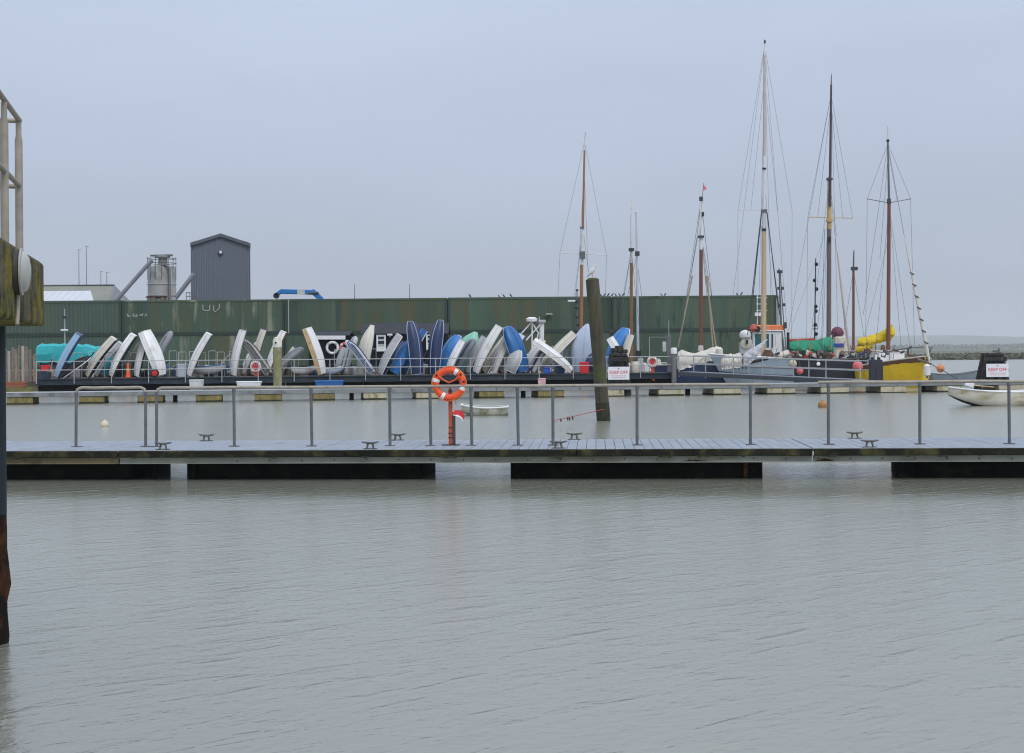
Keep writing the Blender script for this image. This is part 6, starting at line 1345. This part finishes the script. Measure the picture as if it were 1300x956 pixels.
# algae stained pile with white cap by the ring buoy
Y = LP.depth(352, 2.3); A = P(352, 428, Y); t = thing('guide_pile', 'algae stained guide pile with white cap beside the left ring buoy', 'pile', (A.x, Y, -2.2))
ms = P(352, 441, Y).z
MB().lathe((A.x, Y, -2.2), [(.215, 0), (.215, ms + 2.2)], 18).build('shaft', M('algae_pile_steel', (.20, .20, .09), .8, .3, 3, col2=(.34, .33, .25), c2scale=2, stretch2=(3, 3, .5), col3=(.15, .07, .03), c3scale=1.4, c3thr=(.62, .72)), t, smooth=True)
MB().lathe((A.x, Y, ms + .001), [(.22, 0), (.225, .30), (.17, .45), (.08, A.z - ms)], 18).build('cap', M('mottled_white_cap', (.62, .64, .55), .6, .12, 4, col2=(.40, .46, .30), c2scale=3), t, smooth=True)
MB().lathe((A.x - .04, Y - .222, ms + .22), [(.05, 0), (.05, .03)], 8, Matrix.Rotation(R(90), 3, 'X')).build('bolt', BLACK, t)
# dark square guide pile
Y = LP.depth(1111, 2.3); A = P(1111.5, 456.5, Y); B_ = P(1111, 500, Y); t = thing('guide_pile', 'dark navy square guide pile in front of the yellow ketch', 'pile', (A.x, Y, -2.2))
MB().box((A.x, Y, (A.z - 2.2) / 2), (.60, .55, A.z + 2.2)).build('shaft', M('navy_black_pile', (.020, .022, .035), .6, .25, 2, stretch=(4, 4, .3)), t, bevel=.02)
for dx in (-.17, .17): MB().box((A.x + dx, Y, A.z + .06), (.10, .3, .12)).build('lug', BLACK, t)
for dx in (-.3, 0, .3): MB().box((A.x + dx * .95, Y - .285, (A.z - .3) / 2), (.06, .03, A.z - .35)).build('rubbing_strip', M('navy_black_pile', (.020, .022, .035), .6, .25, 2), t)
# ------------------------------------------------------------------ keep off dolphins
def sign(px0, px1, py0, py1, Y, lab, post_to):
    A, B_ = P(px0, py0, Y), P(px1, py1, Y); c = (A + B_) / 2; w, h = B_.x - A.x, A.z - B_.z
    t = thing('keep_off_sign', lab, 'sign', (c.x, Y, B_.z))
    MB().box((c.x, Y, c.z), (w, .03, h)).build('board', ALGSIGN, t, bevel=.006)
    for dx in (-w * .3, w * .3): MB().box((c.x + dx, Y + .05, c.z), (.06, .06, h * 1.1)).build('batten', BLACK, t)
    text_mesh('KEEP OFF', h * .34, REDTXT, 'lettering', t, (c.x, Y - .0185, c.z + h * .06), (1, 0, 0), (0, 0, 1))
    for k, f in ((-.20, .72), (-.34, .62)):
        mb = MB(); x = c.x - w * f / 2; rr6 = random.Random(int(px0 + k * 100))
        while x < c.x + w * f / 2: q = rr6.uniform(.05, .13); mb.box((x + q / 2, Y - .0185, c.z + h * k), (q, .004, h * .055)); x += q + .03
        mb.build('small_print', M('faded_red_print', (.62, .30, .32), .6, .05, 3), t)
    MB().lathe((c.x, Y - .016, c.z + h * .36), [(h * .06, 0), (h * .05, .004), (h * .02, .006)], 10, Matrix.Rotation(R(90), 3, 'X')).build('crest', M('grey_crest', (.22, .22, .25), .6, .1, 4), t)
    return t
DT = M('dolphin_dark_timber', (.022, .021, .020), .85, .45, 3, bump=.03, col2=(.07, .065, .055), c2scale=2.5, c2thr=(.52, .68), stretch2=(3, 3, .4), stretch=(2, 2, .5))
def dolphin(px0, px1, tx0, tx1, py0, Y, lab):
    t = thing('mooring_dolphin', lab, 'dolphin', P((px0 + px1) / 2, 490, Y)); zt = P((tx0 + tx1) / 2, py0, Y).z
    a, b, c, d_ = P(px0, 490, Y).x, P(px1, 490, Y).x, P(tx0, py0, Y).x, P(tx1, py0, Y).x; n = 4
    for row in (0, 1):
        for i in range(n):
            f = i / (n - 1); x0 = a + .14 + (b - a - .28) * f; x1 = c + .12 + (d_ - c - .24) * f; y = Y + .05 + row * .75
            MB().tube([(x0 + (x0 - x1) * .9, y - (.25 if row == 0 else -.25), -2.2), (x0, y, .0), (x1, y + (.12 if row == 0 else -.12), zt - rnd.uniform(0, .22))], [.18, .175, .15], 9).build('timber_pile', DT, t, smooth=True)
    for z, k in ((zt - .35, .05), (zt - .95, .0), (.35, -.05)):
        f = (zt - z) / zt; x0 = c + (a - c) * f; x1 = d_ + (b - d_) * f
        MB().beam((x0, Y - .16 - k, z), (x1, Y - .16 - k, z), .12, .22).build('waling', DT, t, bevel=.02)
    MB().box(((c + d_) / 2, Y + .45, zt - .12), (d_ - c - .1, 1.0, .14)).build('cap_deck', DT, t, bevel=.02)
    return t
t = dolphin(1243, 1284, 1252, 1275, 447.5, 74.0, 'black timber mooring dolphin with keep off sign at right')
p = P(1268, 445, 74.4); MB().tube([p + Vector((0, 0, -.15)), p + Vector((0, 0, .12))], .05, 6).build('lantern', GALVD, t); MB().box(P(1264, 446, 74.4), (.25, .2, .10)).build('lantern_box', GALVD, t)
sign(1252, 1280.5, 462, 478.5, 73.3, 'white KEEP OFF sign with red lettering on the right dolphin', 0)
t = dolphin(773, 801, 775, 797, 447.5, 70.6, 'dark timber mooring dolphin behind the left keep off sign')
for px, py, w, h in ((780, 444.5, .3, .22), (786, 443, .34, .34), (792, 446, .3, .2), (783, 449, .5, .2)): MB().box(P(px, py, 70.9), (w, .4, h), .4).build('broken_timber', DT, t, bevel=.04)
sign(771.8, 799, 465.8, 482, 69.9, 'white KEEP OFF sign with red lettering right of the leaning pile', 0)

# ------------------------------------------------------------------ small craft afloat
Y = 54.0
ALGH = M('dinghy_side_stained', (.58, .55, .47), .6, .12, 1.2, col2=(.34, .29, .16), c2scale=1.8, c2thr=(.46, .68), stretch2=(.6, 1, 1.5))
t, mw, Ln = flat_boat(1203, 1334, 512, Y, 'white rowing dinghy with stained hull afloat at the right edge', ALGH, 1.6, .66, flip=True, ground=-.13, inner=OFFW, group='small craft afloat', yaw=R(4))
rg = [[q * 1.004 for q in r_] for r_ in dinghy_rings(Ln, 1.6, .66, 'dinghy')]
wl = [[Vector((p.x, p.y * 1.004, p.z - .004)) for p in r_[2:-2]] for r_ in rg]
place(MB().loft([[Vector((p.x, p.y * 1.01, p.z - .006)) for p in r_[4:9]] for r_ in dinghy_rings(Ln, 1.6, .66, 'dinghy')], False, False), mw).build('bottom_weed', WEED, t, smooth=True)
oc = P(1229, 488.5, Y); oc2 = P(1262, 491.5, Y - .1)
o_ = thing('outboard_oar', 'white bladed oar resting across the right dinghy', 'oar', oc); MB().tube([oc + Vector((.2, 0, -.02)), oc2], .022, 6).build('shaft', TAN, o_, smooth=True)
MB().beam(oc + Vector((-.12, 0, .06)), oc + Vector((.24, 0, -.03)), .03, .15).build('blade', OFFW, o_, bevel=.012)
flat_boat(586, 645, 525, 49.0, 'small green stained white punt floating behind the near handrail', M('green_stained_hull', (.40, .41, .34), .7, .15, 2, col2=(.12, .13, .06), c2scale=2.2, c2thr=(.45, .62)), 1.15, .36, flip=True, ground=-.10, kind='pram', group='small craft afloat', inner=M('pale_green_inside', (.34, .36, .30), .7, .2, 2))
t, mw, Ln = flat_boat(1180, 1242, 480, 86.0, 'low grey blue open boat moored beyond the orange buoy', M('grey_blue_hull', (.16, .20, .24), .6, .2, 1.5), 1.5, .75, ground=-.12, group='small craft afloat', inner=GREY, band=GALVD)
# ------------------------------------------------------------------ white tripod mast of a boat behind the dinghies
Y = 91.5; c = P(676, 470, Y)
s = Ship('motor_boat', 'white boat with tripod radar mast behind the deep blue dinghy', 'boat', (c.x, Y), R(178), 5.5, 2.1, 1.3, 1.1, 1.1, OFFW); t = s.t
for p0, p1 in (((675.5, 408), (675.5, 450)), ((675, 409), (656, 430)), ((676, 410), (684, 424)), ((686, 412), (668, 432)), ((683, 424), (679, 450))): spar(t, 'mast_leg', [p0, p1], .045, WHITE, Y, 7)
spar(t, 'mast_column', [(688, 409), (687, 452)], [.16, .17], OFFW, Y + .2, 10)
MB().lathe(P(675, 406.5, Y), [(.12, -.12), (.36, -.08), (.38, .10), (.2, .2)], 14).build('radome', OFFW, t, smooth=True); MB().box(P(680.5, 408.5, Y), (.3, .25, .3)).build('lamp_cluster', GALVD, t, bevel=.04); MB().box(P(688, 408, Y), (.5, .25, .2)).build('crosstree', LGREY, t, bevel=.04)
spar(t, 'aerial', [(684.5, 412), (684.5, 402)], .025, MASTW, Y, 5); s.box('wheelhouse', .2, 0, 1.55, 2.4, 1.5, 1.1, OFFW); s.box('window', .2, .76, 1.75, 1.6, .03, .4, GLASS, 0)
s.box('window', .2, -.76, 1.75, 1.6, .03, .4, GLASS, 0)

# ------------------------------------------------------------------ birds
def bird(p, face, k, mat, lab, group=None, cat='bird'):
    dirv = Vector((face, 0, 0)); pth = [(-.16, -.02), (-.10, .04), (-.04, .10), (.02, .16), (.05, .22), (.06, .265), (.09, .27), (.13, .26)]; rs = [.012, .035, .062, .066, .042, .036, .030, .005]
    t = thing('bird', lab, cat, p, group); MB().tube([p + dirv * (a * k) + Vector((0, 0, (b + .06) * k)) for a, b in pth], [r * k for r in rs], 8).build('body', mat, t, smooth=True)
    for o_ in (-.03, .03): MB().tube([p + Vector((0, o_ * k, .12 * k)), p + Vector((0, o_ * k, 0))], .008 * k, 4).build('leg', REDO if mat is GULLM else BIRDM, t)
ztop = CZ + 2 * CH + .012
for i, px in enumerate((597, 634, 640, 649, 763, 768, 773, 778, 782, 787, 792, 840, 845, 936, 942)):
    p = CF.at(CF.s(px, .08), .08, ztop + .0); bird(p, rnd.choice((-1, 1)), rnd.uniform(.62, .85), BIRDM, 'dark bird perched along the container tops, ' + ORD[i] + ' from the left', 'birds on the containers')
bird(pb + axis * (H + .05), 1, 1.2, GULLM, 'white gull standing on top of the leaning timber pile', None)
